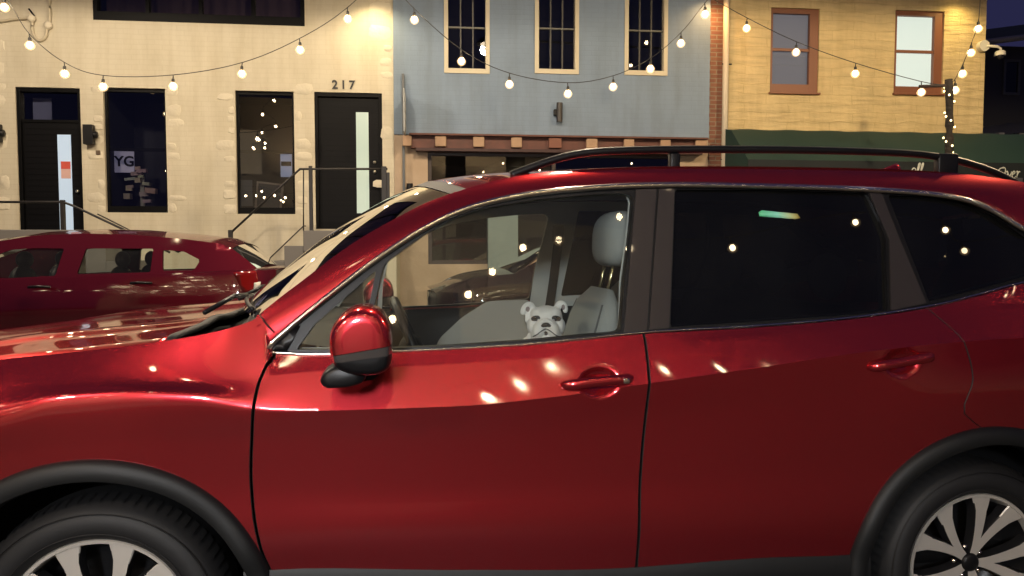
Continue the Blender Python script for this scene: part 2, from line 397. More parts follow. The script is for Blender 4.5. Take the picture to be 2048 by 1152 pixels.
def shelter(parent, r, v, d=1.2, m=ROOM):
    """the dark room seen through an opening"""
    a, b, c, e = r; bm = NB()
    a -= .3; b += .3; c -= .02; e += .02
    for q in (((a, d, c), (b, d, c), (b, d, e), (a, d, e)), ((a, v, c), (a, d, c), (a, d, e), (a, v, e)), ((b, v, c), (b, v, e), (b, d, e), (b, d, c)),
              ((a, v, c), (b, v, c), (b, d, c), (a, d, c)), ((a, v, e), (a, d, e), (b, d, e), (b, v, e))):
        bm.faces.new([bm.verts.new(x) for x in q])
    return finish('room', bm, m, parent, False)
def frame_bm(bm, a, b, c, d, w, v0, v1, wb=None, wr=None, wt=None):
    """four bars round an opening"""
    wb = wb or w; wr = wr or w; wt = wt or w
    box(bm, a, a+w, v0, v1, c, d, .004); box(bm, b-wr, b, v0, v1, c, d, .004)
    box(bm, a+w, b-wr, v0+.002, v1-.002, d-wt, d-.001); box(bm, a+w, b-wr, v0+.002, v1-.002, c+.001, c+wb)
def pane(parent, a, b, c, d, v, m=GLWIN, name='pane'):
    bm = NB(); bm.faces.new([bm.verts.new(x) for x in ((a, v, c), (b, v, c), (b, v, d), (a, v, d))]); return finish(name, bm, m, parent, False)
def text(name, s, u, z, size, m, parent, v=0, ext=.004, shear=0.0, align='CENTER', bold=.0, fr_yaw=True, sx=1.0):
    cu = bpy.data.curves.new('txt', 'FONT'); cu.body = s; cu.size = size; cu.extrude = ext; cu.shear = shear; cu.align_x = align; cu.offset = bold; cu.resolution_u = 4
    t = bpy.data.objects.new('txt', cu); COL.objects.link(t); dg = bpy.context.evaluated_depsgraph_get(); dg.update()
    me = bpy.data.meshes.new_from_object(t.evaluated_get(dg)); bpy.data.objects.remove(t)
    bm = NB(); bm.from_mesh(me)
    for x in bm.verts: x.co = Vector((u+x.co.x*sx, v-x.co.z, z+x.co.y))
    return finish(name, bm, m, parent, False)
def lump(bm, u, z, w, h, t):
    bm = NB()
    n = 9; P = []
    for k in range(n):
        a = 2*math.pi*k/n; r = random.uniform(.82, 1.08)
        P.append((u+w/2*r*math.copysign(abs(math.cos(a))**.6, math.cos(a)), z+h/2*r*math.copysign(abs(math.sin(a))**.6, math.sin(a))))
    A = [bm.verts.new((p[0], .001, p[1])) for p in P]; tx, tz = random.uniform(-.3, .3)*t, random.uniform(-.5, .5)*t
    B = [bm.verts.new((u+(p[0]-u)*.84, -t+tx*(p[0]-u)/w*2+tz*(p[1]-z)/h*2, z+(p[1]-z)*.80)) for p in P]
    C_ = bm.verts.new((u, -t*1.15, z))
    for k in range(n):
        bm.faces.new((A[k], A[(k+1) % n], B[(k+1) % n], B[k])); bm.faces.new((B[k], B[(k+1) % n], C_))
    bmesh.ops.recalc_face_normals(bm, faces=bm.faces)
    finish('rough_stone', bm, LUMP, crm, True, autos=35)

# ---- cream building
u_l = fl(-420, 300)[0]; u_m = fl(788, 300)[0]
crm = thing('cream_building', 'cream painted brick building numbered 217 with two black doors and two tall windows', 'building', ((u_l+u_m)/2, 0, .14), FF)
dA = rect(35, 175, 164, 478); dB = rect(630, 185, 765, 458); w1 = rect(209, 176, 333, 425); w2 = rect(472, 182, 589, 428); w3 = rect(184, -160, 608, 46)
arch = rect(600, 478, 680, 640)
arch = (arch[0]+.02, arch[1]+.35, .14, dB[2]-.28)
w3 = (w3[0], w3[1], w3[2], 6.4)
w0 = rect(-180, 176, -70, 425)
bm = NB(); wallgrid(bm, u_l, u_m, .0, 8.2, [dA, dB, w1, w2, w3, w0, arch], 0, .16); finish('wall', bm, CREAM, crm, False)
bm = NB()
for (a, b, c, d) in (w1, w2, w0):
    for s_, x in ((-1, a), (1, b)):
        z = c-.02
        while z < d-.05:
            h = random.uniform(.10, .22); w = random.uniform(.10, .30)
            if random.random() < .75: lump(bm, x+s_*(w/2+.005), z+h/2, w, h*.9, random.uniform(.004, .011))
            z += h*random.uniform(1.0, 1.5)
for x0, side in ((u_m, -1), (fl(20, 300)[0], -1)):
    z = 1.2
    while z < 6:
        h = random.uniform(.12, .3); w = random.uniform(.12, .38)
        if random.random() < .6: lump(bm, x0+side*(w/2+.01), z+h/2, w, h*.85, random.uniform(.003, .009))
        z += h*random.uniform(1.05, 1.7)
bm.free()
for (a, b, c, d), nm in ((w1, 1), (w2, 2), (w0, 0)):
    bm = NB(); frame_bm(bm, a, b, c, d, .035, .05, .11, wb=.10, wt=.05); f = finish('window', bm, DARKF, crm, False)
    pane(f, a+.03, b-.03, c+.09, d-.04, .085)
    bm = NB(); box(bm, a+.03, b-.03, .095, .12, (c+d)/2-.0, (c+d)/2+.05); finish('sash_bar', bm, DARKF, f, False)
    shelter(crm, (a, b, c, d), .165)
a, b, c, d = w3
bm = NB(); frame_bm(bm, a, b, c, d, .06, -.01, .10, wb=.13)
for k in range(1, 4): box(bm, a+(b-a)*k/4-.025, a+(b-a)*k/4+.025, .01, .09, c+.13, d-.06)
f = finish('window', bm, DARKF, crm, False); pane(f, a+.05, b-.05, c+.1, d-.05, .055); shelter(crm, w3, .165)
bm = NB(); rows = [[(a+.1+(b-a-.2)*k/80, .22+.03*math.sin(k*1.1)+.01*math.sin(k*3.3), z) for k in range(81)] for z in (c+.08, d-.1)]
grid(bm, rows); finish('curtain', bm, mat('dull red curtain', (.10, .06, .06), .9), f)
# doors
SLIT_A = mat('frosted lit glass, bluish', (.4, .5, .6), .3, emit=(.42, .55, .72), es=.55)
SLIT_B = mat('frosted lit glass, greenish', (.4, .5, .45), .3, emit=(.52, .66, .55), es=.30)
BRASS = mat('dull metal knob', (.6, .55, .45), .3, 1)
def door(r, slit, sm, transom, knobx, knobs, leafm=DARKF):
    a, b, c, d = r
    bm = NB(); frame_bm(bm, a, b, c, d, .05, .02, .12, wb=.02, wt=.06); D = finish('door', bm, DARKF, crm, False)
    bm = NB(); top = d-.07 if not transom else transom[1]-.04
    box(bm, a+.052, b-.052, .075, .115, c+.022, top); lf = finish('door_leaf', bm, DARKF, D, False)
    bm = NB()
    for zz in np.arange(c+.12, top-.05, .085): box(bm, a+.07, b-.07, .0728, .0745, zz, zz+.070)
    finish('boarding', bm, mat('black boards', (.003, .003, .004), .55, spec=.15), D, False)
    s0, s1, s2, s3 = slit; bm = NB(); box(bm, s0, s1, .066, .072, max(s2, c+.05), s3); finish('glass_strip', bm, sm, D, False)
    if transom:
        bm = NB(); box(bm, a+.05, b-.05, .06, .11, transom[1]-.04, transom[1]); finish('transom_bar', bm, DARKF, D, False)
        pane(D, a+.05, b-.05, transom[1], d-.06, .085)
        bm = NB(); box(bm, a+.09, a+.36, .30, .31, transom[1], d-.1); finish('blind', bm, mat('bluish blind', (.25, .26, .42), .7), D, False)
    for kx, kz in knobs:
        bm = NB(); ball(bm, (kx, .045, kz), .026, .026, .026, 12, 8); tube(bm, [(kx, .045, kz), (kx, .074, kz)], .012, 8); finish('door_knob', bm, BRASS, D)
    shelter(crm, r, .165)
    return D
sA = rect(113, 268, 140, 470); sB = rect(712, 223, 737, 426)
trA = fl(100, 238)[1]
dAo = door(dA, sA, SLIT_A, (0, trA), 0, [(fl(152, 382)[0], fl(152, 382)[1])])
door(dB, sB, SLIT_B, None, 0, [fl(749, 324), fl(749, 343)])
bm = NB(); r_ = rect(118, 322, 137, 352); box(bm, r_[0], r_[1], .060, .0655, (r_[2]+r_[3])/2, r_[3]); finish('notice', bm, mat('red paper', (.45, .06, .04), .6, emit=(.45, .06, .04), es=.3), dAo, False)
bm = NB(); box(bm, r_[0], r_[1], .0605, .0655, r_[2]-.03, (r_[2]+r_[3])/2-.002); finish('notice', bm, mat('pink paper', (.5, .3, .25), .6, emit=(.5, .3, .25), es=.3), dAo, False)
u, z = fl(687, 178); text('house_number', '2', fl(670, 178)[0], z, .185, BLK, crm, -.012, .006, bold=.004)
text('house_number', '1', fl(687, 178)[0], z, .185, BLK, crm, -.012, .006, bold=.004); text('house_number', '7', fl(704, 178)[0], z, .185, BLK, crm, -.012, .006, bold=.004)
# things seen in the two shop windows
PAPER = mat('pale paper', (.55, .54, .50), .7); BLUEP = mat('bluish poster', (.35, .42, .62), .6, emit=(.35, .42, .62), es=.35)
vi = .40
r_ = rect(222, 296, 268, 345, vi); t = thing('window_sign', 'pale sign with large letters hanging inside the left shop window', 'sign', (r_[0], vi, r_[2]), FF)
bm = NB(); box(bm, r_[0], r_[1], vi, vi+.015, r_[2], r_[3], .003); finish('board', bm, mat('violet white board', (.45, .42, .55), .6, emit=(.45, .42, .6), es=.22), t, False)
text('lettering', 'YG', (r_[0]+r_[1])/2+.03, r_[2]+.10, .22, BLK, t, vi-.006, .002, bold=.006)
r_ = rect(245, 335, 312, 405, .35); t = thing('paper_display', 'stack of pale cards and papers shown in the left shop window', 'display', ((r_[0]+r_[1])/2, .45, w1[2]+.09), FF)
for k in range(13):
    bm = NB(); w = random.uniform(.08, .17); uu = random.uniform(r_[0]+.05, r_[1]-.05); zz = r_[2]+(r_[3]-r_[2])*(k/13)**.9
    if k > 8: uu = (r_[0]+r_[1])/2+random.uniform(-.1, .1)
    vs = box(bm, uu-w/2, uu+w/2, .38+random.uniform(-.05, .05), .40+.05, zz, zz+random.uniform(.03, .09)); bmesh.ops.rotate(bm, verts=bm.verts, cent=(uu, .4, zz), matrix=Matrix.Rotation(random.uniform(-.12, .12), 3, 'Y'))
    finish('card', bm, mat('card', tuple(random.uniform(.7, 1)*c for c in (.42, .38, .33)), .7), t, False)
bm = NB(); box(bm, (r_[0]+r_[1])/2-.03, (r_[0]+r_[1])/2+.03, .46, .50, w1[2]-.02, r_[3]-.1); finish('stand', bm, GREYT, t, False)
for (x0, y0, x1, y1, m, nm, lab) in ((561, 308, 584, 354, BLUEP, 'poster', 'small bluish poster at the right edge of the second shop window'), (480, 360, 505, 412, mat('dim card', (.12, .13, .15), .6), 'poster', 'dim grey card at the lower left inside the second shop window')):
    r_ = rect(x0, y0, x1, y1, .13); t = thing(nm, lab, 'poster', (r_[0], .13, r_[2]), FF); bm = NB(); box(bm, r_[0], r_[1], .13, .136, r_[2], r_[3]); finish('sheet', bm, m, t, False)
    if m is BLUEP:
        bm = NB(); box(bm, r_[0]+.01, r_[1]-.01, .126, .1295, r_[2]+.17, r_[2]+.24); finish('dark_band', bm, DARKF, t, False)
r_ = rect(508, 362, 562, 420, .3); t = thing('picture_frame', 'thin light picture frame leaning inside the second shop window', 'picture frame', (r_[0], .3, r_[2]), FF)
bm = NB(); frame_bm(bm, r_[0], r_[1], r_[2], r_[3], .03, .30, .33); bmesh.ops.rotate(bm, verts=bm.verts, cent=(r_[0], .3, r_[2]), matrix=Matrix.Rotation(.10, 3, 'Y')); finish('frame', bm, mat('worn wood', (.25, .22, .2), .6), t, False)
bm = NB(); box(bm, r_[0]+.035, r_[1]-.035, .31, .32, r_[2]+.035, r_[3]-.035); bmesh.ops.rotate(bm, verts=bm.verts, cent=(r_[0], .3, r_[2]), matrix=Matrix.Rotation(.10, 3, 'Y')); finish('picture', bm, mat('dark picture', (.03, .035, .05), .4), t, False)
# wall lamps and little fittings
def wall_lamp(px, py, w, h, label, round_=True):
    u, z = fl(px, py); t = thing('wall_lamp', label, 'wall lamp', (u, 0, z), FF)
    bm = NB(); box(bm, u-w/2, u+w/2, -.13, -.03, z-h/2, z+h/2, .006); finish('lamp_body', bm, BLK, t, False)
    bm = NB(); tube(bm, [(u+w*.25, -.09, z), (u+w*.25, .0, z)], .05, 12); 
    if round_: tube(bm, [(u+w*.3, -.08, z), (u+w*.3+.07, -.08, z)], .05, 12)
    finish('wall_mount', bm, BLK, t)
wall_lamp(183, 271, .14, .29, 'black box wall lamp beside the left black door')
wall_lamp(-2, 268, .14, .26, 'black box wall lamp cut by the left edge of the photo')
u, z = fl(1117, 227); t = thing('wall_lamp', 'narrow black upright wall lamp on the blue wall', 'wall lamp', (u, 0, z), FF)
bm = NB(); tube(bm, [(u, -.10, z-.15), (u, -.10, z+.15)], .048, 16); finish('lamp_body', bm, mat('dark bronze', (.03, .025, .025), .4), t, autos=40)
bm = NB(); box(bm, u-.09, u-.02, -.10, -.0, z-.05, z+.05, .01); finish('wall_mount', bm, BLK, t, False)
u, z = fl(820, 386); t = thing('wall_lamp', 'short black cylinder lamp on the tan pier beside the shopfront', 'wall lamp', (u, 0, z), FF)
bm = NB(); tube(bm, [(u, -.10, z-.14), (u, -.10, z+.14)], .05, 16); finish('lamp_body', bm, BLK, t, autos=40)
bm = NB(); box(bm, u-.03, u+.03, -.10, .0, z-.05, z+.05, .01); finish('wall_mount', bm, BLK, t, False)
u, z = fl(197, 305); t = thing('door_bell', 'tiny dark door bell on the cream wall under the box lamp', 'door bell', (u, 0, z), FF)
bm = NB(); box(bm, u-.03, u+.03, -.03, .0, z-.035, z+.03, .008); finish('bell_body', bm, mat('bell brown', (.12, .08, .05), .5), t, False)
# cable loop and hook
t = thing('cable_conduit', 'cream cable looping over the wall above the left door', 'cable', (fl(80, 60)[0], 0, fl(80, 60)[1]), FF)
bm = NB()
loop = smoothpath([fl(*p) for p in ((-60, 52), (0, 44), (45, 38), (66, 40), (66, 55), (70, 72), (80, 82), (92, 76), (96, 60), (99, 50), (102, 30), (100, -30))], 5)
tube(bm, [(p[0], -.03, p[1]) for p in loop], .022, 8); finish('cable', bm, mat('painted cable', (.5, .44, .32), .6), t)
for q in ((66, 38), (99, 52)):
    bm = NB(); uu, zz = fl(*q); ball(bm, (uu, -.04, zz), .06, .04, .06); finish('clamp', bm, LUMP, t)
bm = NB(); tube(bm, [(fl(62, 20)[0], -.06, fl(62, 20)[1]), (fl(72, 34)[0], -.05, fl(72, 34)[1]), (fl(70, 42)[0], -.02, fl(70, 42)[1])], .014, 6); finish('hook', bm, BLK, t)

# ---- stoops with steps and railings
thr = dB[2]
def stoop(name, label, uL, uR, nstep, zt, dirn, vout=-1.15):
    t = thing(name, label, 'steps', ((uL+uR)/2, vout/2, .14), FF)
    bm = NB(); box(bm, uL, uR, vout, -.002, zt-.30, zt, .01); finish('landing', bm, STEP, t, False)
    run, rise = .265, .215
    for k in range(nstep):
        z1 = zt-rise*(k+1); x = (uL-run*k) if dirn < 0 else (uR+run*k)
        if z1 < .2: break
        bm = NB(); a, b = (x-run, x) if dirn < 0 else (x, x+run)
        box(bm, a, b-.001 if dirn < 0 else b, vout+.02, -.002, .142, z1, .006); finish('step', bm, STEP, t, False)
    bm = NB(); box(bm, uR-.14 if dirn < 0 else uL, uR if dirn < 0 else uL+.14, vout+.03, -.003, .142, zt-.302); finish('pier', bm, CREAM, t, False)
    return t
vS = -1.15
LB = fl(606, 465, vS)[0]; RB = fl(792, 465, vS)[0]; zl = fl(640, 461, vS)[1]
stoop('stoop', 'grey painted steps climbing right to the black door numbered 217', LB, RB, 9, zl, -1)
LA = fl(-20, 470, vS)[0]; RA = fl(168, 470, vS)[0]
stoop('stoop', 'grey painted steps falling right from the door with the bluish glass strip', LA, RA, 9, zl, 1)
IRON = mat('black iron', (.018, .016, .016), .45)
v = vS+.06
def bar(bm, p, q, r=.014, vv=None):
    a = fl(*p, v); b = fl(*q, v); tube(bm, [(a[0], v, a[1]), (b[0], v, b[1])], r, 8)
def railing(label, top, posts, extra):
    p0 = fl(*posts[0][0], v); t = thing('railing', label, 'railing', (p0[0], v, fl(*posts[0][1], v)[1]), FF)
    bm = NB(); P = [fl(*p, v) for p in top]; tube(bm, [(p[0], v, p[1]) for p in P], .016, 8); finish('handrail', bm, IRON, t)
    for a, b, r in posts:
        bm = NB(); A = fl(*a, v); B = fl(*b, v); box(bm, A[0]-r, A[0]+r, v-r, v+r, B[1], A[1], .003); finish('post', bm, IRON, t, False)
    for e in extra:
        bm = NB(); P = [fl(*p, v) for p in e]; tube(bm, [(p[0], v, p[1]) for p in P], .009, 8); finish('lower_rail', bm, IRON, t)
railing('black iron railing rising to the black door numbered 217', [(461, 466), (600, 338), (775, 338)], [((461, 460), (461, 556), .028), ((621, 332), (621, 464), .024), ((768, 333), (768, 464), .034), ((776, 345), (776, 464), .022)], [[(488, 566), (607, 452), (612, 452)], [(607, 340), (607, 462)]])
railing('black iron railing on the steps of the left black door', [(-40, 404), (126, 404), (150, 413), (270, 470), (340, 505)], [((125, 400), (125, 472), .026)], [[(195, 428), (275, 468), (330, 497)]])


# ---- blue building
ub0 = u_m+.003; ub1 = fl(1416, 300)[0]
blu = thing('blue_building', 'blue grey painted brick building with three tall barred windows and a rust red cornice', 'building', ((ub0+ub1)/2, 0, .14), FF)
zc = fl(1100, 274)[1]
BW = []
for (x0, x1, yb) in ((888, 979, 148), (1069, 1157, 149), (1248, 1334, 152)):
    r_ = rect(x0, 0, x1, yb); BW.append((fl(x0, 80)[0], fl(x1, 80)[0], fl((x0+x1)/2, yb)[1], 6.2))
sf = rect(856, 306, 1352, 528); ub2 = fl(1443, 300)[0]
bm = NB(); wallgrid(bm, ub0, ub1, zc, 8.8, BW, -.03, .14); finish('upper_wall', bm, BLUE, blu, False)
bm = NB(); wallgrid(bm, ub0, ub1, .0, zc-.002, [sf], .0, .2); finish('lower_wall', bm, mat('tan painted wall', (.50, .38, .27), .75, noise=(3, .35, .7, (.42, .31, .21)), bump=(20, .4, .01)), blu, False)
for (a, b, c, d) in BW:
    bm = NB(); frame_bm(bm, a, b, c, d, .065, -.05, .06, wb=.075); f = finish('window', bm, CREAMW, blu, False)
    A, B, C_, D_ = a+.067, b-.067, c+.077, d-.067
    pane(f, A, B, C_, D_, .03)
    bm = NB()
    for k in (1, 2): box(bm, A+(B-A)*k/3-.011, A+(B-A)*k/3+.011, .005, .028, C_, D_)
    finish('upright_bar', bm, mat('grey bar', (.06, .06, .055), .5), f, False)
    z = C_+.64
    while z < D_-.05:
        bm = NB(); box(bm, A, B, .0, .0268, z-.012, z+.012); z += .64; finish('cross_bar', bm, mat('pale bar', (.14, .14, .12), .5), f, False)
    shelter(blu, (a, b, c, d), .112)
bm = NB(); x0, x1 = fl(822, 285)[0], fl(1404, 285)[0]; z0, z1 = fl(1100, 302)[1], fl(1100, 274.5)[1]
box(bm, x0, x1, -.14, -.004, z0, z1-.002, .004); co = finish('cornice', bm, TERRA, blu, False)
bm = NB(); box(bm, x0+.08, x1-.06, -.20, -.006, z0-.05, z0-.002, .004); finish('cornice_lip', bm, mat('dark brown lip', (.05, .02, .018), .6), blu, False)
bm = NB(); box(bm, x0-.02, x1+.02, -.24, -.145, z1-.03, z1-.001, .002); finish('cornice_cap', bm, TERRA, blu, False)
for (a, b) in ((806, 824), (870, 892), (945, 967), (1020, 1041), (1094, 1119), (1168, 1190), (1242, 1262), (1314, 1334), (1383, 1405)):
    bm = NB(); A = fl(a, 285)[0]; B = fl(b, 285)[0]; box(bm, A, B, -.205, -.142, z0+.02, z1-.032, .012); finish('corbel', bm, TANB if a != 1094 else mat('rust block', (.22, .09, .06), .7), blu, False)
a, b, c, d = sf
SHOPW = mat('shop interior', (.055, .045, .04), .9)
bm = NB(); frame_bm(bm, a, b, c, d, .06, .04, .12); box(bm, (a+b)/2-.03, (a+b)/2+.03, .045, .115, c+.06, d-.06); f = finish('shop_window', bm, mat('dark brown wood', (.04, .025, .02), .5), blu, False)
pane(f, a+.06, (a+b)/2-.03, c+.06, d-.06, .08); pane(f, (a+b)/2+.03, b-.06, c+.06, d-.06, .08)
shelter(blu, sf, .203, 2.2, SHOPW)
bm = NB(); r_ = rect(975, 430, 1035, 590); box(bm, r_[0], r_[1], -.10, -.002, .142, fl(1000, 330)[1]-.35, .01); finish('reflection_column', bm, mat('grey green pilaster', (.22, .27, .26), .7), blu, False)  # solid column drawn in place of a pale glass reflection
# brick strip and blade sign
bm = NB(); wallgrid(bm, ub1+.003, fl(1447, 300)[0], .0, 8.0, [], .05, .1); finish('brick_pier', bm, BRICK, blu, False)
t = thing('blade_sign', 'thin dark blade sign seen edge on at the left end of the blue wall', 'sign', (fl(807, 305)[0], -.1, fl(807, 420)[1]), FF)
uu = fl(807, 220)[0]; bm = NB(); box(bm, uu-.02, uu+.02, -.10, -.06, fl(807, 420)[1], fl(807, 150)[1], .004); finish('pole', bm, mat('grey pole', (.10, .11, .12), .5), t, False)
bm = NB(); box(bm, uu+.022, uu+.04, -.62, -.101, fl(812, 275)[1], fl(812, 193)[1], .003); finish('board', bm, mat('grey board', (.40, .42, .42), .6), t, False)
for zz in (.08, .22, .36, .50):
    bm = NB(); box(bm, uu+.0402, uu+.043, -.58, -.15, fl(812, 275)[1]+zz, fl(812, 275)[1]+zz+.07); finish('raised_panel', bm, WHITEM, t, False)
# ---- downspout
uu = fl(1447.5, 200)[0]; t = thing('downspout', 'pale downspout running down the brick strip beside the yellow building', 'drainpipe', (uu, -.05, .14), FF)
bm = NB(); tube(bm, [(uu, -.06, .15), (uu, -.06, 7.5)], .048, 16); finish('pipe', bm, mat('cream pipe', (.62, .54, .42), .5), t)
for zz in (fl(1447, 130)[1], fl(1447, 320)[1], 1.2):
    bm = NB(); tube(bm, [(uu-.06, -.06, zz), (uu+.10, -.06, zz)], .012, 6); finish('bracket', bm, IRON, t)
# ---- yellow building
uy0 = fl(1456, 300)[0]; uy0 = fl(1447, 300)[0]+.003; uy1 = fl(1969, 150)[0]
yel = thing('yellow_building', 'yellow painted stone building with two brown sash windows above a green awning', 'building', ((uy0+uy1)/2, 0, .14), FF)
y1 = rect(1541, 16, 1638, 185); y2 = rect(1789, 21, 1887, 187); sy = rect(1500, 335, 1940, 560)
bm = NB(); wallgrid(bm, uy0, uy1, 0, 7.4, [y1, y2, sy], 0, .15, back=9); finish('wall', bm, YEL, yel, False)
for (r_, gm, sh) in ((y1, mat('grey drawn shade', (.30, .29, .30), .8, emit=(.34, .33, .35), es=.5), 0), (y2, mat('lit white shade', (.6, .64, .55), .8, emit=(.74, .80, .66), es=1.7), 1)):
    a, b, c, d = r_; bm = NB(); frame_bm(bm, a, b, c, d, .055 if sh else .05, .03, .10, wb=.14 if not sh else .12, wr=.15, wt=.08); f = finish('window', bm, BROWNW, yel, False)
    bm = NB(); zm = (c+d)/2+.02; box(bm, a+.05, b-.15, .045, .085, zm-.022, zm+.022); finish('meeting_rail', bm, BROWNW, f, False)
    pane(f, a+.04, b-.14, c+.1, d-.07, .07)
    bm = NB(); box(bm, a+.02, b-.10, .11, .12, c, d); finish('window_shade', bm, gm, f, False)
    bm = NB(); box(bm, a-.02, b+.02, -.05, .028, c-.035, c-.001, .006); finish('sill', bm, BROWNW if sh else BROWNW, f, False)
bm = NB()
a, b, c, d = sy; frame_bm(bm, a, b, c, d, .06, .04, .12); f = finish('shop_window', bm, DARKF, yel, False); pane(f, a+.05, b-.05, c+.05, d-.05, .08); shelter(yel, sy, .153, 2.0)
# security camera on the corner
u, z = fl(1966, 95, -.02); t = thing('security_camera', 'white dome security camera on a bent arm at the corner of the yellow building', 'security camera', (uy1, 0, z), FF)
bm = NB(); uu, zz = fl(1967, 92, -.06); tube(bm, [(uu, -.09, zz), (uu, -.001, zz)], .092, 20); finish('wall_box', bm, WHITEM, t, autos=40)
bm = NB(); e = [fl(*q, -.1) for q in ((1975, 92), (1995, 93), (2001, 97), (2001, 104))]; tube(bm, [(q[0], -.10, q[1]) for q in e], .021, 10); finish('arm', bm, WHITEM, t)
bm = NB(); e = fl(2000, 106, -.1); lathe(bm, [(0, .04), (.055, .036), (.08, .016), (.085, -.04), (.076, -.048)], (e[0], -.1, e[1]), axis='z', n=24); finish('hood', bm, WHITEM, t, autos=40)
bm = NB(); ball(bm, (e[0], -.10, e[1]-.05), .058, .058, .058); finish('dome', bm, mat('smoked dome', (.02, .02, .025), .1), t)
# awning
AWG = mat('dark green canvas', (.008, .034, .028), .75, bump=(200, .3, .002)); AWV = mat('dark green valance', (.005, .010, .014), .75)
ua0, ua1 = fl(1470, 290, -.5)[0], fl(2330, 290, -.5)[0]
zt, zm, zb = fl(1700, 265)[1], fl(1700, 322, -1.0)[1], fl(1700, 352, -1.0)[1]
awn = thing('awning', 'long dark green shop awning with pale lettering on its valance', 'awning', ((ua0+ua1)/2, -.5, zb), FF)
bm = NB(); prof = [(-.004, zt-.0), (-.12, zt), (-.35, zt-.06), (-.70, zm+(zt-zm)*.42), (-1.0, zm)]
rows = [[(u, p[0], p[1]+.006*math.sin(u*9)*(1 if 0 < i < 4 else 0)) for u in np.linspace(ua0, ua1, 60)] for i, p in enumerate(prof)]
grid(bm, rows, flip=True); finish('canopy', bm, AWG, awn)
bm = NB()
bm.free()
for uu in (ua0, ua1):
    bm = NB(); bm.faces.new([bm.verts.new((uu, p[0], p[1])) for p in prof]+[bm.verts.new((uu, -1.0, zb)), bm.verts.new((uu, -.004, zb))]); finish('end_panel', bm, AWG, awn, False)
bm = NB(); box(bm, ua0, ua1, -1.012, -1.0, zb, zm+.002); finish('valance', bm, AWV, awn, False)
LET = mat('pale lettering', (.62, .66, .62), .6)
def script_text(name, strokes, u, z, size, m, parent, v, r=.035):
    """handwritten letters drawn as round strokes; strokes in em units"""
    bm = NB()
    for s in strokes:
        P = smoothpath(s, 4) if len(s) > 2 else s
        n = len(P)
        tube(bm, [(u+p[0]*size, v, z+p[1]*size) for p in P], [size*(r*(.55+.75*abs(math.sin(i*math.pi/(n-1)+.3)))) for i in range(n)], 6, size*r*.4, up=Vector((0, 1, 0)))
    return finish(name, bm, m, parent)
O_ = [[(.55, .62), (.30, .60), (.10, .38), (.08, .14), (.22, .0), (.42, .08), (.60, .34), (.62, .58), (.48, .68), (.36, .60)]]
v_ = [[(.66, .34), (.74, .42), (.80, .30), (.82, .04), (.95, .16), (1.04, .36), (1.02, .42)]]
e_ = [[(1.06, .20), (1.20, .26), (1.28, .36), (1.20, .42), (1.10, .30), (1.10, .08), (1.22, .0), (1.36, .12)]]
r_1 = [[(1.38, .36), (1.46, .42), (1.42, .02)], [(1.44, .22), (1.56, .40), (1.64, .38)]]
l_ = lambda x: [[(x, .06), (x+.16, .40), (x+.24, .72), (x+.16, .72), (x+.08, .40), (x+.05, .05), (x+.14, .0), (x+.26, .12)]]
a_ = lambda x: [[(x+.26, .36), (x+.12, .42), (x, .26), (x+.02, .04), (x+.14, .04), (x+.28, .36), (x+.24, .06), (x+.34, .06)]]
U0, Z0 = fl(1990, 356, -1.0); sz = .27
script_text('lettering', O_+v_+e_+r_1, U0, Z0, sz*.92, LET, awn, -1.02)
U1, Z1 = fl(1822, 349, -1.0)
script_text('lettering', a_(0)+l_(.34)+l_(.58), U1, Z1, sz*.85, LET, awn, -1.02)

# ---- dark house beyond the corner
hs = thing('dark_house', 'dark unlit house with pale gutters beyond the yellow building', 'house', (uy1+5, 6, 0), FF)
vh = 5.0
def hl(px, py, v=vh): return FF.loc(px, py, v)
HW = mat('dark siding', (.05, .052, .06), .7, bump=(30, .3, .01)); GUT = mat('grey gutter', (.32, .33, .36), .5)
ux0 = hl(1950, 200)[0]; ux1 = hl(2500, 200)[0]; zt_ = hl(2000, 92)[1]
bm = NB(); box(bm, ux0, ux1, vh, vh+6, 0, zt_); finish('wall', bm, HW, hs, False)
bm = NB(); z2 = hl(2048, 70)[1]
rows = [[(ux0-.3, vh-.5, zt_-.08), (ux1+.3, vh-.5, zt_+1.1)], [(ux0-.3, vh+3, zt_+.9), (ux1+.3, vh+3, zt_+2.1)]]
grid(bm, rows); bmesh.ops.solidify(bm, geom=bm.faces, thickness=.12); finish('roof', bm, mat('slate roof', (.05, .05, .055), .7), hs, False)
bm = NB(); tube(bm, [(ux0-.3, vh-.56, zt_-.10), (ux1+.3, vh-.56, zt_+1.08)], .07, 8); finish('gutter', bm, GUT, hs)
bm = NB(); A = hl(1990, 272, vh-1.6); B = hl(2048, 256, vh-1.6); rows = [[(A[0], vh-1.6, A[1]), (A[0]+4, vh-1.6, A[1]+.55)], [(A[0], vh-.003, A[1]+.35), (A[0]+4, vh-.003, A[1]+.9)]]
grid(bm, rows); bmesh.ops.solidify(bm, geom=bm.faces, thickness=.08); finish('porch_roof', bm, mat('porch roof', (.20, .21, .24), .6), hs, False)
for q in ((2004, 120, 2040, 190), (2012, 300, 2044, 380)):
    a = hl(q[0], q[3]); b = hl(q[2], q[1]); bm = NB(); frame_bm(bm, a[0], b[0], a[1], b[1], .06, vh-.04, vh-.002); f = finish('window', bm, mat('dim frame', (.10, .11, .12), .6), hs, False)
    pane(f, a[0]+.05, b[0]-.05, a[1]+.05, b[1]-.05, vh-.01, mat('black window glass', (.004, .004, .005), .08))
for px in (2000, 2040):
    a = hl(px, 275, vh-1.5); bm = NB(); box(bm, a[0]-.06, a[0]+.06, vh-1.55, vh-1.43, 0, a[1]+.1); finish('porch_post', bm, GUT, hs, False)

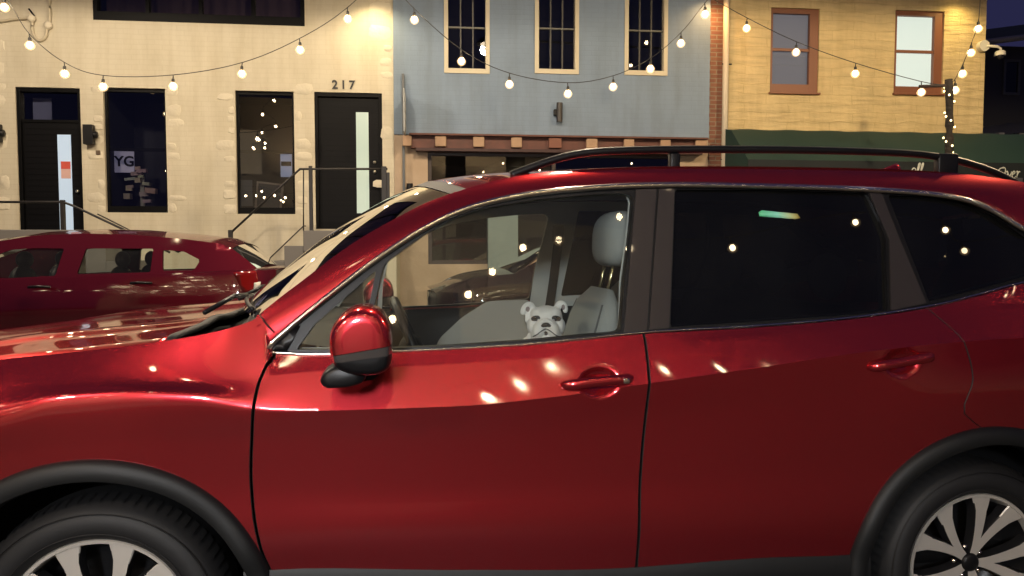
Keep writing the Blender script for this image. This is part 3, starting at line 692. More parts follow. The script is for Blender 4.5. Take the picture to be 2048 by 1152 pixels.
# ================================================================== string lights
def bulbmat(name, core, st):
    m = mat(name, (1, .9, .7), .3, emit=core, es=st); nt = m.node_tree; oi = nt.nodes.new('ShaderNodeObjectInfo'); mr = nt.nodes.new('ShaderNodeMapRange')
    mr.inputs['To Min'].default_value = st*.6; mr.inputs['To Max'].default_value = st*1.4; nt.links.new(oi.outputs['Random'], mr.inputs[0]); nt.links.new(mr.outputs[0], nt.nodes['Principled BSDF'].inputs['Emission Strength']); return m
BULB = bulbmat('glowing bulb', (1, .78, .48), 50)
HALO = bpy.data.materials.new('bulb halo shell'); HALO.use_nodes = True; nt = HALO.node_tree; nt.nodes.remove(nt.nodes['Principled BSDF'])  # faintly glowing shell that puts a soft halo round each bulb
_t = nt.nodes.new('ShaderNodeBsdfTransparent'); _e = nt.nodes.new('ShaderNodeEmission'); _e.inputs[0].default_value = (1, .66, .32, 1); _e.inputs[1].default_value = .6; _a = nt.nodes.new('ShaderNodeAddShader')
nt.links.new(_t.outputs[0], _a.inputs[0]); nt.links.new(_e.outputs[0], _a.inputs[1]); nt.links.new(_a.outputs[0], nt.nodes['Material Output'].inputs[0])
SOCK = mat('bulb socket', (.02, .02, .02), .5)
def string_light(label, pts, fr=WF, group='festoon strings of bulbs over the street', br=.034, hang=None, curve=True):
    """pts: world bulb hang points; cable passes through them"""
    base = fr.w(pts[0]); t = bpy.data.objects.new('string_light', None); COL.objects.link(t)
    mid = Vector(pts[len(pts)//2]); t['label'] = label; t['category'] = 'string light'; t['group'] = group
    t.location = mid; t['bx'], t['by'], t['bz'] = mid
    bm = NB(); P = smoothpath([tuple(p) for p in pts], 6); tube(bm, P, .005, 6); finish('cable', bm, SOCK, t)
    for p in (hang if hang is not None else pts[1:-1]):
        p = Vector(p); dx = random.uniform(-.01, .01)
        bm = NB(); tube(bm, [p, p+Vector((dx, 0, -.05))], .006, 6); lathe(bm, [(.0, .0), (.016, -.002), (.019, -.02), (.019, -.055), (.014, -.06)], (p.x+dx, p.y, p.z-.045), axis='z', n=10)
        sk = finish('socket', bm, SOCK, t)
        c = p+Vector((dx, 0, -.135)); bm = NB(); ball(bm, c, br*.95, br*.95, br*1.1, 12, 8); nf_ = len(bm.faces); vs = ball(bm, c, br*1.65, br*1.65, br*1.75, 14, 10)
        for f in list(bm.faces)[nf_:]: f.material_index = 1
        br_ = br*1.65
        for q in vs:
            if q.co.z > c.z: q.co.x = c.x+(q.co.x-c.x)*(1-.4*(q.co.z-c.z)/br_); q.co.y = c.y+(q.co.y-c.y)*(1-.4*(q.co.z-c.z)/br_)
        finish('bulb', bm, [BULB, HALO], sk)
    return t
def wp(px, py, Y):
    d = ray(px, py); return Vector((0, 0, EYE))+d*(Y/d.y)
def strg(label, bulbs, Y0, Y1, ends, **k):
    n = len(bulbs); out = []
    allp = [ends[0]]+bulbs+[ends[1]]
    for i, (x, y) in enumerate(allp):
        Y = Y0+(Y1-Y0)*i/(n+1); p = wp(x, y, Y)
        if 0 < i < n+1: p.z += .135
        out.append(p)
    return string_light(label, out, **k)
strg('string of bulbs sagging across the cream building', [(-62, -30), (8, 14), (59, 90), (129, 147), (207, 173), (347, 172), (485, 147), (599, 99), (695, 37)], 8.8, 9.6, [(-110, -90), (790, -80)])
strg('string of bulbs sagging across the blue wall', [(828, 39), (924, 122), (1019, 168), (1135, 187), (1226, 173), (1302, 137), (1362, 86), (1409, 28)], 9.2, 9.8, [(760, -60), (1470, -70)])
strg('string of bulbs sloping down across the yellow building to the tree trunk', [(1494, 56), (1593, 104), (1711, 147), (1842, 184)], 10.4, 9.6, [(1412, -10), (1896, 170)])
strg('short steep string of bulbs rising right from the wrapped trunk top', [(1909, 180), (1926, 147), (1943, 105), (1957, 57)], 9.6, 10.2, [(1897, 168), (1962, -50)])
# strings on the camera's side of the street
def far_string(a, b, n, sag, label):
    pts = []
    for i in range(n+2):
        t = i/(n+1); p = Vector(a)*(1-t)+Vector(b)*t; p.z -= sag*4*t*(1-t)+random.uniform(-.06, .06); p.x += random.uniform(-.22, .22); p.y += random.uniform(-.15, .15); pts.append(p)
    return string_light(label, pts, group='festoon strings on the near side of the street')
NG = 'festoon strings on the near side of the street'
string_light('string of bulbs over the near pavement, climbing to the right', [Vector((x, -1.4+.05*math.sin(x*3), z+.135)) for x, z in ((-3.6, 3.0), (-2.6, 2.72), (-1.9, 2.62), (-1.3, 2.62), (-.55, 2.85), (.2, 3.05), (.86, 3.34), (1.12, 3.62), (1.85, 4.06), (2.5, 4.36), (3.2, 4.85), (3.85, 5.35), (4.5, 5.9))], group=NG)
string_light('string of bulbs over the near pavement, reaching far right', [Vector((x, -1.4+.06*math.sin(x*5), z+.135)) for x, z in ((.2, 4.3), (1.42, 3.88), (2.56, 3.99), (3.80, 4.14), (5.58, 4.66), (7.0, 4.74), (7.2, 4.48), (8.6, 4.8), (10, 5.2))], group=NG)
far_string((-9, -1.8, 4.3), (-3.6, -1.4, 3.1), 8, .35, 'string of bulbs over the near pavement at the far left')
far_string((-8, -4.3, 3.7), (3, -4.3, 3.7), 15, .45, 'string of bulbs low along the shops behind the viewer')
far_string((3, -4.3, 3.7), (12, -3.4, 3.8), 13, .45, 'string of bulbs low beyond the shops behind the viewer, right half')
far_string((-6.5, .7, 3.5), (1.5, .5, 3.5), 17, .45, 'string of bulbs low over the near lane, left half')
far_string((-6, -4.5, 5.2), (-4.2, 5.5, 5.4), 9, .5, 'string of bulbs crossing the street on the left')
far_string((9, -1.2, 4.9), (3.0, 9.4, 6.2), 9, .5, 'string of bulbs crossing the street on the right')
far_string((-4.2, 5.5, 5.4), (4.6, 8.0, 5.9), 9, .4, 'string of bulbs high above the far lane')
# ---- trunk wrapped in fairy lights
pt = wp(1897, 168, 9.6); pb = wp(1905, 310, 9.6)
t = thing('wrapped_trunk', 'slim dark trunk wound with tiny fairy lights in front of the green awning', 'tree trunk', (pb.x+.05, 9.6, .14), WF)
bm = NB(); P = []; rr_ = []
for k in range(24):
    s = k/23; x = pt.x+(pb.x+.06-pt.x)*s+.012*math.sin(s*13); z = pt.z+.06+(.142-pt.z)*s; P.append((x, 9.6+.01*math.sin(s*9), z)); rr_.append(.045+.02*s+.006*math.sin(s*40))
tube(bm, P, rr_, 12); finish('trunk', bm, mat('dark bark', (.022, .018, .016), .9, bump=(30, 1, .02)), t)
bm = NB(); tube(bm, [(pt.x-.03, 9.6, pt.z-.02), (pt.x-.35, 9.65, pt.z-.02)], .02, 8); finish('branch', bm, mat('dark branch', (.04, .03, .03), .9), t)
fs = thing('fairy_lights', 'tiny warm fairy lights spiralling round the dark trunk', 'fairy lights', (pb.x+.05, 9.6, .2), WF)
W_ = []; TINY = mat('fairy bulb', (1, .85, .5), .4, emit=(1, .75, .35), es=5)
for k in range(180):
    s = k/179; i = s*23; q = Vector(P[int(i)]); r_ = rr_[int(i)]+.010; a = s*2*math.pi*11; W_.append(q+Vector((math.cos(a)*r_, math.sin(a)*r_, 0)) + Vector((0, 0, (P[min(23, int(i)+1)][2]-q.z)*(i-int(i)))))
bm = NB(); tube(bm, W_, .004, 5); finish('wire', bm, SOCK, fs)
for k in range(3, 100, 2):
    q = W_[int(k*1.7)]; bm = NB(); ball(bm, q, .012, .012, .014, 8, 6); finish('fairy_bulb', bm, TINY, fs)

# ================================================================== lamps (out of the frame)
def street_lamp(label, pos, power, col, pole, es=8, rad=.12, aim=None):
    t = thing('street_lamp', label, 'street lamp', (pole[0], pole[1], 0), WF, group='street lamps outside the picture')
    bm = NB(); tube(bm, [(pole[0], pole[1], .0), (pole[0], pole[1], pos[2]+.1)], [.08, .05], 12); tube(bm, [(pole[0], pole[1], pos[2]+.1), (pos[0], pos[1], pos[2]+.2)], .03, 8); finish('pole', bm, IRON, t)
    bm = NB(); lathe(bm, [(0, .16), (.10, .14), (.20, .04), (.21, 0), (.19, .0)], (pos[0], pos[1], pos[2]+.06), axis='z', n=20); finish('lamp_hood', bm, IRON, t)
    bm = NB(); ball(bm, (pos[0], pos[1], pos[2]+.05), .11, .11, .06); finish('lens', bm, mat('lamp lens', (1, .9, .7), .5, emit=col, es=es), t)
    l = bpy.data.lights.new('lamp_light', 'SPOT'); l.energy = power; l.color = col; l.spot_size = R(178); l.spot_blend = .12; l.shadow_soft_size = rad
    o = bpy.data.objects.new('lamp_light', l); COL.objects.link(o); o.parent = t; o.location = (pos[0]-pole[0], pos[1]-pole[1], pos[2]-.08)
    if aim: l.spot_size = R(50); l.spot_blend = 1; o.rotation_euler = (Vector(aim)-Vector(pos)).to_track_quat('-Z', 'Y').to_euler()
street_lamp('street lamp hung low over the near pavement at the left', (-2.6, -1.3, 3.5), 260, (1, .84, .70), (-3.9, -1.7, 0))
street_lamp('added unseen lamp over the far lane at the left', (-6.0, 7.0, 5.4), 610, (1, .82, .60), (-7.6, 6.8, 0))  # this and the next three lamps are added to light the facades
street_lamp('added unseen lamp over the far lane left of the middle', (-2.2, 6.6, 5.4), 470, (1, .82, .60), (-7.6, 6.6, 0))
street_lamp('added unseen lamp over the far lane in the middle', (.6, 6.0, 6.2), 800, (1, .80, .55), (9.5, 6.4, 0))
street_lamp('added unseen lamp over the far lane at the right', (6.8, 6.6, 5.8), 1030, (1, .74, .42), (9.6, 7.2, 0))
street_lamp('added unseen spotlight behind the viewer, aimed at the SUV front window', (-.4, -3.6, 2.75), 1050, (.95, .97, 1), (.9, -4.9, 0), rad=.3, aim=(-.15, 3.0, 1.25))  # added beam that brightens the dog, the seats and the front door
def flood(label, px, py, v, power, col):
    power *= 1.3
    u, z = fl(px, py, v); t = thing('flood_lamp', label, 'wall lamp', (u, 0, z), FF, group='lamps above the picture')
    bm = NB(); box(bm, u-.08, u+.08, v+.02, v+.14, z, z+.12, .01); tube(bm, [(u, v+.1, z+.06), (u, -.002, z+.06)], .02, 8); finish('lamp_body', bm, BLK, t, False)
    bm = NB(); box(bm, u-.06, u+.06, v+.03, v+.13, z-.012, z-.002); finish('lens', bm, mat('flood lens', (1, .8, .5), .5, emit=col, es=12), t, False)
    l = bpy.data.lights.new('lamp_light', 'SPOT'); l.energy = power; l.color = col; l.spot_size = R(150); l.spot_blend = .8; l.shadow_soft_size = .06
    o = bpy.data.objects.new('lamp_light', l); COL.objects.link(o); o.parent = t; o.location = (0, v+.08, -.03)
flood('flood lamp above the picture where the cream and blue walls meet', 742, -30, -.45, 60, (1, .78, .45))
flood('orange flood lamp above the picture at the brick strip', 1436, -25, -.35, 45, (1, .55, .2))
flood('yellow flood lamp above the corner of the yellow building', 1945, -25, -.4, 30, (1, .72, .25))
# ================================================================== the near red SUV
WID = 1.815; YC = WID/2
def yg(x, z):
    y = .075+.29*(z-1.11)
    if x > 3.05: y += .45*(x-3.05)**2
    return y
def cs(px, py, f=yg):
    y = .15
    for _ in range(8):
        X, z = CF.loc(px, py, y); y = f(X, z)
    return (X, z)
def K(l):
    out = []
    for p in l:
        if p[0] == 'L': out.append((p[1], p[2], p[3]))
        else:
            X, z = CF.loc(p[0], p[1], p[2]); out.append((X, z, p[2]))
    return out
car = thing('parked_car', 'large red SUV with black roof rails filling the foreground, a white bulldog behind its open-looking front window', 'car', (1.37, YC, 0), CF)
car['label'] = 'large glossy red SUV with roof rails filling the whole foreground, white bulldog inside'
c0 = Curve(K([('L', -.9, .46, .30), ('L', -.5, .46, .06), (540, 1142, .03), (900, 1142, .03), (1270, 1137, .03), (1500, 1119, .03), (1700, 1112, .03), ('L', 3.2, .42, .03), ('L', 3.8, .45, .25)]))
def off(c, dz, y): return None
zs = lambda X, k: k
c1 = Curve([(-.9, .56, .28), (-.5, .56, .03), (0, .57, .0), (.5, .575, .012), (1.5, .545, .012), (2.3, .53, .012), (3.3, .55, .0), (3.8, .56, .22)])
c2 = Curve([(-.9, .70, .27), (-.5, .71, .02), (0, .75, -.002), (.5, .72, .018), (1.0, .70, .020), (1.6, .70, .020), (2.2, .70, .018), (2.74, .74, .0), (3.3, .72, .0), (3.8, .72, .21)])
c3 = Curve([(-.9, .80, .275), (-.5, .82, .02), (0, .865, -.008), (.5, .86, .012), (1.0, .84, .016), (1.6, .87, .016), (2.2, .90, .012), (2.74, .93, -.008), (3.3, .92, .0), (3.8, .92, .21)])
c4 = Curve(K([('L', -.9, .86, .28), ('L', -.5, .89, .03), (20, 830, -.012), (100, 806, -.014), (250, 794, -.014), (400, 799, -.010), (490, 815, -.002), (560, 821, 0), (700, 820, 0), (900, 813, 0), (1100, 795, 0), (1290, 768, 0), (1500, 738, 0), (1740, 703, 0), (1900, 686, 0), (2048, 676, 0), ('L', 3.4, 1.10, .02), ('L', 3.8, 1.1, .22)]), .02)
c5 = Curve(K([('L', -.9, .95, .33), ('L', -.5, .98, .06), (20, 775, .035), (150, 764, .03), (300, 762, .028), (425, 760, .028), (520, 752, .034), (650, 739, .045), (900, 727, .048), (1100, 712, .05), (1290, 692, .05), (1500, 672, .05), (1740, 648, .05), (1880, 632, .05), (2048, 605, .055), ('L', 3.4, 1.22, .075), ('L', 3.8, 1.21, .27)]), .03)
c6 = Curve(K([('L', -.9, 1.00, .42), ('L', -.5, 1.06, .17), (0, 719, .10), (150, 704, .095), (300, 686, .09), (400, 670, .085), (450, 659, .085), (500, 643, .09), (520, 634, .095), (534, 662, .08), (548, 707, .070), (640, 711, .066), (790, 705, .066), (1050, 691, .066), (1290, 668, .066), (1500, 656, .066), (1700, 639, .066), (1857, 616, .068), (1950, 594, .07), (2048, 568, .075), ('L', 3.35, 1.33, .14), ('L', 3.8, 1.34, .36)]), .0)
CURV = [c0, c1, c2, c3, c4, c5, c6]
def dent(x, z):
    d = 0
    for (hx, hz) in HAND:
        q = ((x-hx)/.060)**2+((z-hz)/.042)**2
        if q < 1: d += .032*(1-q)**.8
    return d
HAND = [CF.loc(1196, 763, .03), CF.loc(1797, 722, .02)]
NS = [6, 6, 6, 14, 18, 8]
def column(x):
    ctl = [c(x) for c in CURV]
    pts = []
    # smooth pieces: 0..4 (up to the fold), 4..5, 5..6
    def piece(idx):
        n = len(idx)
        for a in range(n-1):
            i = idx[a]; p1 = ctl[i]; p2 = ctl[idx[a+1]]
            p0 = ctl[idx[a-1]] if a > 0 else (2*p1[0]-p2[0], 2*p1[1]-p2[1])
            p3 = ctl[idx[a+2]] if a+2 < n else (2*p2[0]-p1[0], 2*p2[1]-p1[1])
            m = NS[i]
            for k in range(m):
                t = k/m; pts.append((cat(p0[0], p1[0], p2[0], p3[0], t), cat(p0[1], p1[1], p2[1], p3[1], t)))
    b = min(1, max(0, (.62-x)/.35))
    if b >= 1: piece([0, 1, 2, 3, 4, 5, 6])
    else:
        save = list(pts); piece([0, 1, 2, 3, 4, 5, 6]); A = pts[:]; pts.clear()
        piece([0, 1, 2, 3, 4]); piece([4, 5]); 
        # soft concave shoulder
        piece([5, 6]); B = pts[:]; pts.clear()
        b = b*b*(3-2*b)
        pts.extend([(p[0]*b+q[0]*(1-b), p[1]*b+q[1]*(1-b)) for p, q in zip(A, B)])
    pts.append(ctl[-1])
    return pts      # (z, y)
_cc = {}
def colc(x):
    k = round(x*500)
    if k not in _cc: _cc[k] = column(k/500)
    return _cc[k]
def Yat(x, z):
    c = colc(x)
    for i in range(len(c)-1):
        if c[i][0] <= z <= c[i+1][0]:
            t = (z-c[i][0])/max(1e-6, c[i+1][0]-c[i][0]); return c[i][1]*(1-t)+c[i+1][1]*t
    return c[0][1] if z < c[0][0] else c[-1][1]
HUBS = [(0.0, .345), (2.775, .330)]
def bodypanel(name, gl, gr, x0, x1, mir, parent, gap=.0028):
    bm = NB(); NR = sum(NS)+1
    def gx(g, t_row, xguess):
        if g is None: return xguess
        x = xguess
        for _ in range(6): x = g(colc(x)[t_row][0])
        return x
    rows = []
    for r in range(NR):
        xl = gx(gl, r, x0)+((gap if gl is not g3 else .0007) if gl else 0); xr = gx(gr, r, x1)-((gap if gr is not g3 else .0007) if gr else 0)
        n = max(8, int((x1-x0)/.009)); row = []
        for k in range(n+1):
            x = xl+(xr-xl)*k/n; xx = x
            f = x*500; i0 = math.floor(f); t = f-i0; a = colc(i0/500)[r]; b = colc((i0+1)/500)[r]
            z = a[0]*(1-t)+b[0]*t; y = a[1]*(1-t)+b[1]*t
            y += dent(x, z)
            if k in (0, n) and ((k == 0 and gl) or (k == n and gr)): pass
            row.append((x, y, z))
        if gl: row = [(row[0][0]+.001, row[0][1]+.03, row[0][2]), (row[0][0], row[0][1]+.002, row[0][2])]+[(row[0][0]+.002, row[0][1], row[0][2])]+row[1:]
        if gr: row = row[:-1]+[(row[-1][0]-.002, row[-1][1], row[-1][2]), (row[-1][0], row[-1][1]+.002, row[-1][2]), (row[-1][0]-.001, row[-1][1]+.03, row[-1][2])]
        rows.append([(p[0], (WID-p[1]) if mir else p[1], p[2]) for p in row])
    V = grid(bm, rows, flip=mir); bm.edges.ensure_lookup_table()
    crow = NS[0]+NS[1]+NS[2]+NS[3]
    for k in range(len(rows[0])-1):
        if rows[crow][k][0] > .60:
            e = bm.edges.get((V[crow][k], V[crow][k+1]))
            if e: e.smooth = False
    for r in range(NR-1):
        for k in ([1, 2] if gl else [])+([len(rows[0])-2, len(rows[0])-3] if gr else []):
            e = bm.edges.get((V[r][k], V[r+1][k]))
            if e: e.smooth = False
    NC = len(rows[0])-1
    for i, f in enumerate(bm.faces):
        c = i % NC
        if (gl and c < 2) or (gr and c >= NC-2): f.material_index = 1  # dark colour on the flanges paints the shade inside the panel gaps
    kill = [f for f in bm.faces if any((f.calc_center_median().x-h[0])**2+(f.calc_center_median().z-h[1])**2 < .458**2 for h in HUBS)]
    bmesh.ops.delete(bm, geom=kill, context='FACES')
    return finish(name, bm, [RED, RUB_GAPSHADE], parent)
def gapcurve(pxl, y=.03):
    k = sorted((CF.loc(p[0], p[1], y)[::-1]) for p in pxl)
    zz = [a[0] for a in k]; xx = [a[1] for a in k]
    return lambda z: float(pchip(zz, xx, np.array(z)))
g1 = gapcurve([(548, 700), (530, 735), (516, 775), (508, 850), (504, 950), (508, 1010), (523, 1090), (548, 1160)])
g2 = gapcurve([(1294, 655), (1296, 690), (1290, 800), (1282, 900), (1276, 1000), (1272, 1160)])
def g3(z):
    za = .80
    if z <= za: return 2.775-math.sqrt(max(.0004, .462**2-(z-.330)**2))
    return float(pchip([za, .88, .98, 1.10, 1.21, 1.3], [g3(za), 2.66, 2.69, 2.66, 2.575, 2.5], np.array(z)))
for mir in (False, True):
    bodypanel('front_fender', None, g1, -.9, .5, mir, car)
    fd = bodypanel('front_door', g1, g2, .5, 1.57, mir, car)
    rd = bodypanel('rear_door', g2, g3, 1.57, 2.5, mir, car)
    bodypanel('rear_fender', g3, None, 2.5, 3.8, mir, car)
    MY = (lambda y: WID-y) if mir else (lambda y: y)
    # handles
    for (d, (px0, py0, px1, py1)) in ((fd, (1122, 773, 1270, 757)), (rd, (1735, 736, 1868, 712))):
        a = CF.loc(px0, py0, .0); b = CF.loc(px1, py1, .0); bm = NB(); P = []; ra = []; rb = []
        for k in range(15):
            t = k/14; x = a[0]+(b[0]-a[0])*t; z = a[1]+(b[1]-a[1])*t+.003*math.sin(math.pi*t)
            e = min(1, math.sin(math.pi*min(1, t/.10*.5))) if t < .10 else (1 if t < .92 else math.sin(math.pi*(.5+(t-.92)/.08*.5)))
            outw = -.022*(1-(2*t-1)**6)+.0
            P.append((x, MY(Yat(x, z)+outw+.006), z)); ra.append(.0035+.0085*max(.15, e)); rb.append(.004+.0125*max(.15, e))
        tube(bm, P, ra, 12, rb); h = finish('door_handle', bm, RED, d)
        if d is fd and not mir:
            bm = NB(); x, z = CF.loc(1250, 760, 0); box(bm, x-.010, x+.010, Yat(x, z)-.029, Yat(x, z)-.02, z-.008, z+.008, .002); finish('key_lock', bm, CHR, h)
    # arch cladding and inner wells
    for (hx, hz), nm in zip(HUBS, ('front', 'rear')):
        bm = NB(); rows = []
        prof = [(.425, .10), (.428, .0), (.434, -.020), (.452, -.026), (.476, -.020), (.488, -.010), (.492, .006)]
        for k in range(97):
            a = R(-32)+R(244)*k/96; row = []
            for r, o in prof:
                x = hx+r*math.cos(a); z = hz+r*math.sin(a)
                xe = hx+.492*math.cos(a); ze = hz+.492*math.sin(a)
                row.append((x, MY(Yat(xe, ze)+o), z))
            rows.append(row)
        grid(bm, rows, flip=not mir); finish('arch_cladding', bm, CLAD, car, autos=50)
        bm = NB(); lathe(bm, [(.455, .02), (.455, .30), (.05, .32)], (hx, 0, hz), n=48, a0=R(-32), a1=R(212))
        if mir:
            for v in bm.verts: v.co.y = WID-v.co.y
        finish('wheel_well', bm, BLKI, car)
    # sill cladding
    bm = NB(); rows = []
    for k in range(60):
        x = .40+(2.36-.40)*k/59; z0, y0 = c0(x)
        rows.append([(x, MY(y0+o), z) for z, o in ((.20, .10), (.21, .02), (.27, -.006), (z0-.055, -.012), (z0-.012, -.010), (z0+.004, -.002), (z0+.006, .03))])
    grid(bm, rows, flip=not mir); finish('sill_cladding', bm, CLAD, car, autos=50)
# ---- upper body
U = [(520, 712), (548, 683), (580, 655), (640, 606), (740, 528), (840, 461), (940, 414), (1060, 388), (1180, 376), (1320, 370), (1500, 372), (1750, 380), (1940, 400), (2048, 462)]
RR = [(512, 634), (540, 611), (565, 591), (612, 556), (703, 487), (791, 437), (869, 398), (1000, 358), (1130, 341), (1300, 333), (1500, 333), (1750, 337), (1930, 347), (2080, 370)]
Ul = [cs(*p) for p in U]+[(3.16, 1.44), (3.36, 1.34), (3.75, 1.30)]
def yr(x, z):
    y = .10+.42*(z-1.21)
    if x > 3.05: y += .35*(x-3.05)**2
    return min(y, .31+ (.35*(x-3.05)**2 if x > 3.05 else 0))
Rl = [cs(p[0], p[1], yr) for p in RR]+[(3.30, 1.645), (3.50, 1.62), (3.72, 1.56)]
Us = smoothpath(Ul, 8); Rs = smoothpath(Rl, 8)
# fair the curves
Us = fair(Us, 8); Rs = fair(Rs, 12)
for mir in (False, True):
    MY = (lambda y: WID-y) if mir else (lambda y: y)
    bm = NB(); rows = []
    for (ux, uz), (rx, rz) in zip(Us, Rs):
        a = Vector((ux, yg(ux, uz)-.004, uz)); b = Vector((rx, yr(rx, rz), rz)); d = b-a
        nrm = Vector((0, -1, .25)) if True else None
        row = []; L = d.length
        row.append((a.x, MY(a.y+.025), a.z))
        for k in range(9):
            t = k/8; bul = .26*L*(t*(1-t))*1.0
            nn = Vector((-d.z*.0, -d.z, d.y)); 
            nn = Vector((0, -abs(d.z)-.02, abs(d.y)+.25*abs(d.x))).normalized()
            p = a+d*t+nn*bul; row.append((p.x, MY(p.y), p.z))
        rows.append(row)
    grid(bm, rows, flip=not mir); finish('roof_side_rail', bm, RED, car)
# seam between wing and pillar
bm = NB(); a = cs(519, 630, lambda x, z: .095); b = cs(549, 664, lambda x, z: .078); tube(bm, [(a[0], .100, a[1]), ((a[0]+b[0])/2, .074, (a[1]+b[1])/2), (b[0], .070, b[1])], .0022, 6); finish('panel_seam', bm, RUB_GAPSHADE, car)
# roof and windscreen share the R line
IR = 7*8-4         # sample where the windscreen meets the roof
def section(rx, rz, bx, bz, n=21, inset=.0):
    ye = yr(rx, rz)+inset; out = []
    for k in range(n):
        y = ye+(WID-2*ye)*k/(n-1); s = (y-YC)/(YC-ye); q = 1-s*s
        out.append((rx-bx*q, y, rz+bz*q))
    return out
bm = NB(); rows = []
WSP = [Rs[k] for k in range(0, IR+1)]
for i, (x, z) in enumerate(WSP):
    t = i/(len(WSP)-1); rows.append(section(x, z-.003, .15-.04*t, .005+.065*t, inset=.0))
grid(bm, rows, flip=False); finish('windscreen', bm, GLW, car)
# black band round the windscreen top
bm = NB(); rows = []
for i in range(len(WSP)-3, len(WSP)):
    t = i/(len(WSP)-1); x, z = WSP[i]; rows.append(section(x, z-.0005, .15-.04*t, .005+.065*t))
grid(bm, rows); finish('windscreen_header', bm, RUB_GAPSHADE, car)
bm = NB(); rows = []
for i in range(IR, len(Rs)):
    t = (i-IR)/(len(Rs)-IR); x, z = Rs[i]
    bx = .11*max(0, 1-t*4)-.10*max(0, t*3-2); rows.append(section(x, z, bx, .070-.035*min(1, t*6)))
grid(bm, rows); finish('roof', bm, RED, car)
# tailgate and nose caps
def capgrid(x, bul, name, m, ztop=None, zbot=None):
    bm = NB(); rows = []
    for (z, y) in column(x)[::2]:
        row = []
        for k in range(15):
            yy = y+(WID-2*y)*k/14; s = (yy-YC)/(YC-y); row.append((x+bul*(1-s*s), yy, z))
        rows.append(row)
    grid(bm, rows, flip=bul > 0); return finish(name, bm, m, car)
capgrid(3.8, .07, 'tailgate', RED); capgrid(-.9, -.12, 'front_bumper', RED)
bm = NB(); rows = []
for t in np.linspace(0, 1, 8):
    x = 3.72+.07*t; z = 1.56-.26*t; ye = .42-.06*t
    rows.append([(x+.05*(1-((k-7)/7)**2), ye+(WID-2*ye)*k/14, z) for k in range(15)])
grid(bm, rows, flip=True); finish('rear_window', bm, GLD, car)
for mir in (False, True):
    MY = (lambda y: WID-y) if mir else (lambda y: y)
    bm = NB(); rows = []
    for t in np.linspace(0, 1, 10):
        z = .80+.16*t; rows.append([(x, MY(Yat(x, z)-.006), z) for x in np.linspace(-.88, -.52-.08*t, 12)])
    grid(bm, rows, flip=mir); finish('headlight', bm, mat('headlight lens', (.6, .6, .6), .1, .3, 1), car)
    bm = NB(); rows = []
    for t in np.linspace(0, 1, 10):
        z = 1.0+.26*t; rows.append([(x, MY(Yat(x, z)-.006), z) for x in np.linspace(3.45-.06*t, 3.79, 12)])
    grid(bm, rows, flip=mir); finish('tail_light', bm, mat('tail lens', (.4, .01, .01), .1, 0, 1), car)
bm = NB(); box(bm, -1.06, -1.0, .5, WID-.5, .55, .78, .02); finish('grille', bm, BLK, car)
# hood
def hoodz(y, x):
    z0, y0 = c6(x); a = y if y < YC else WID-y; s = (a-y0)/(YC-y0)
    ridge = .030*math.exp(-((a-.40)/.06)**2)
    return z0+.045*(1-(1-s)**2.2)+ridge*.35*min(1, max(0, (x+.8)/.3))
XH = lambda y: .17+.125*(1-((y-YC)/(YC-.1))**2)
bm = NB(); rows = []
for i in range(70):
    row = []
    for k in range(61):
        s = k/60
        x = -.88+(XH(.1)+.88)*i/69; z0, y0 = c6(x); y0 += .005
        y = y0+(WID-2*y0)*s; xx = x-.14*(1-((y-YC)/(YC-y0))**2)*(1-i/69)+.125*(1-((y-YC)/(YC-y0))**2)*(i/69)
        row.append((xx, y, hoodz(y, x)-.002+(.004 if 0 < k < 60 else 0)))
    rows.append(row)
rows.append([(p[0]+.012, p[1], p[2]-.012) for p in rows[-1]])
grid(bm, rows); hood = finish('bonnet', bm, RED, car)
# rubber seal along the bonnet's rear edge
bm = NB(); P = []
for k in range(41):
    y = .112+(WID-.224)*k/40; x = XH(y); P.append((x+.008, y, hoodz(y, .17)-.001-(.012 if k in (0, 40) else 0)))
tube(bm, P, .016, 8, .011); finish('bonnet_seal', bm, RUB_GAPSHADE, hood)
# cowl between bonnet and windscreen
bm = NB(); rows = []
for k in range(41):
    y = .105+(WID-.21)*k/40; s = 1-((y-YC)/(YC-.105))**2
    xa = XH(y)+.01; za = hoodz(y, .17)-.03; x1, z1 = WSP[0]
    xb = x1-.15*s+.03; xb = max(xb, xa+.04); zb = z1-.01
    rows.append([(xa-.06, y, za-.03)]+[(xa+(xb-xa)*j/5, y, za-.03*math.sin(math.pi*j/5)+(zb-za)*j/5) for j in range(6)])
grid(bm, rows, flip=True); finish('cowl_panel', bm, CLAD, car)
for y0, y1, nm in ((.20, .78, 0), (.85, 1.40, 1)):
    bm = NB(); P = []
    for k in range(16):
        t = k/15; y = y0+(y1-y0)*t; s = (y-YC)/(YC-.105); q = 1-s*s; u = 1.2+2.2*t
        a = WSP[int(u)]; b = WSP[int(u)+1]; f = u-int(u); x = a[0]*(1-f)+b[0]*f; z = a[1]*(1-f)+b[1]*f
        P.append((x-.15*q, y, z+.012+.008*math.sin(math.pi*t)))
    tube(bm, P, .007, 8); w = finish('wiper', bm, BLK, car)
    bm = NB(); tube(bm, [(P[8][0]-.07, P[8][1]-.28, P[0][2]-.012), (P[8][0]-.02, P[8][1]-.1, P[8][2]+.015), (P[8][0], P[8][1], P[8][2]+.012)], .008, 8); finish('wiper_arm', bm, BLK, w)
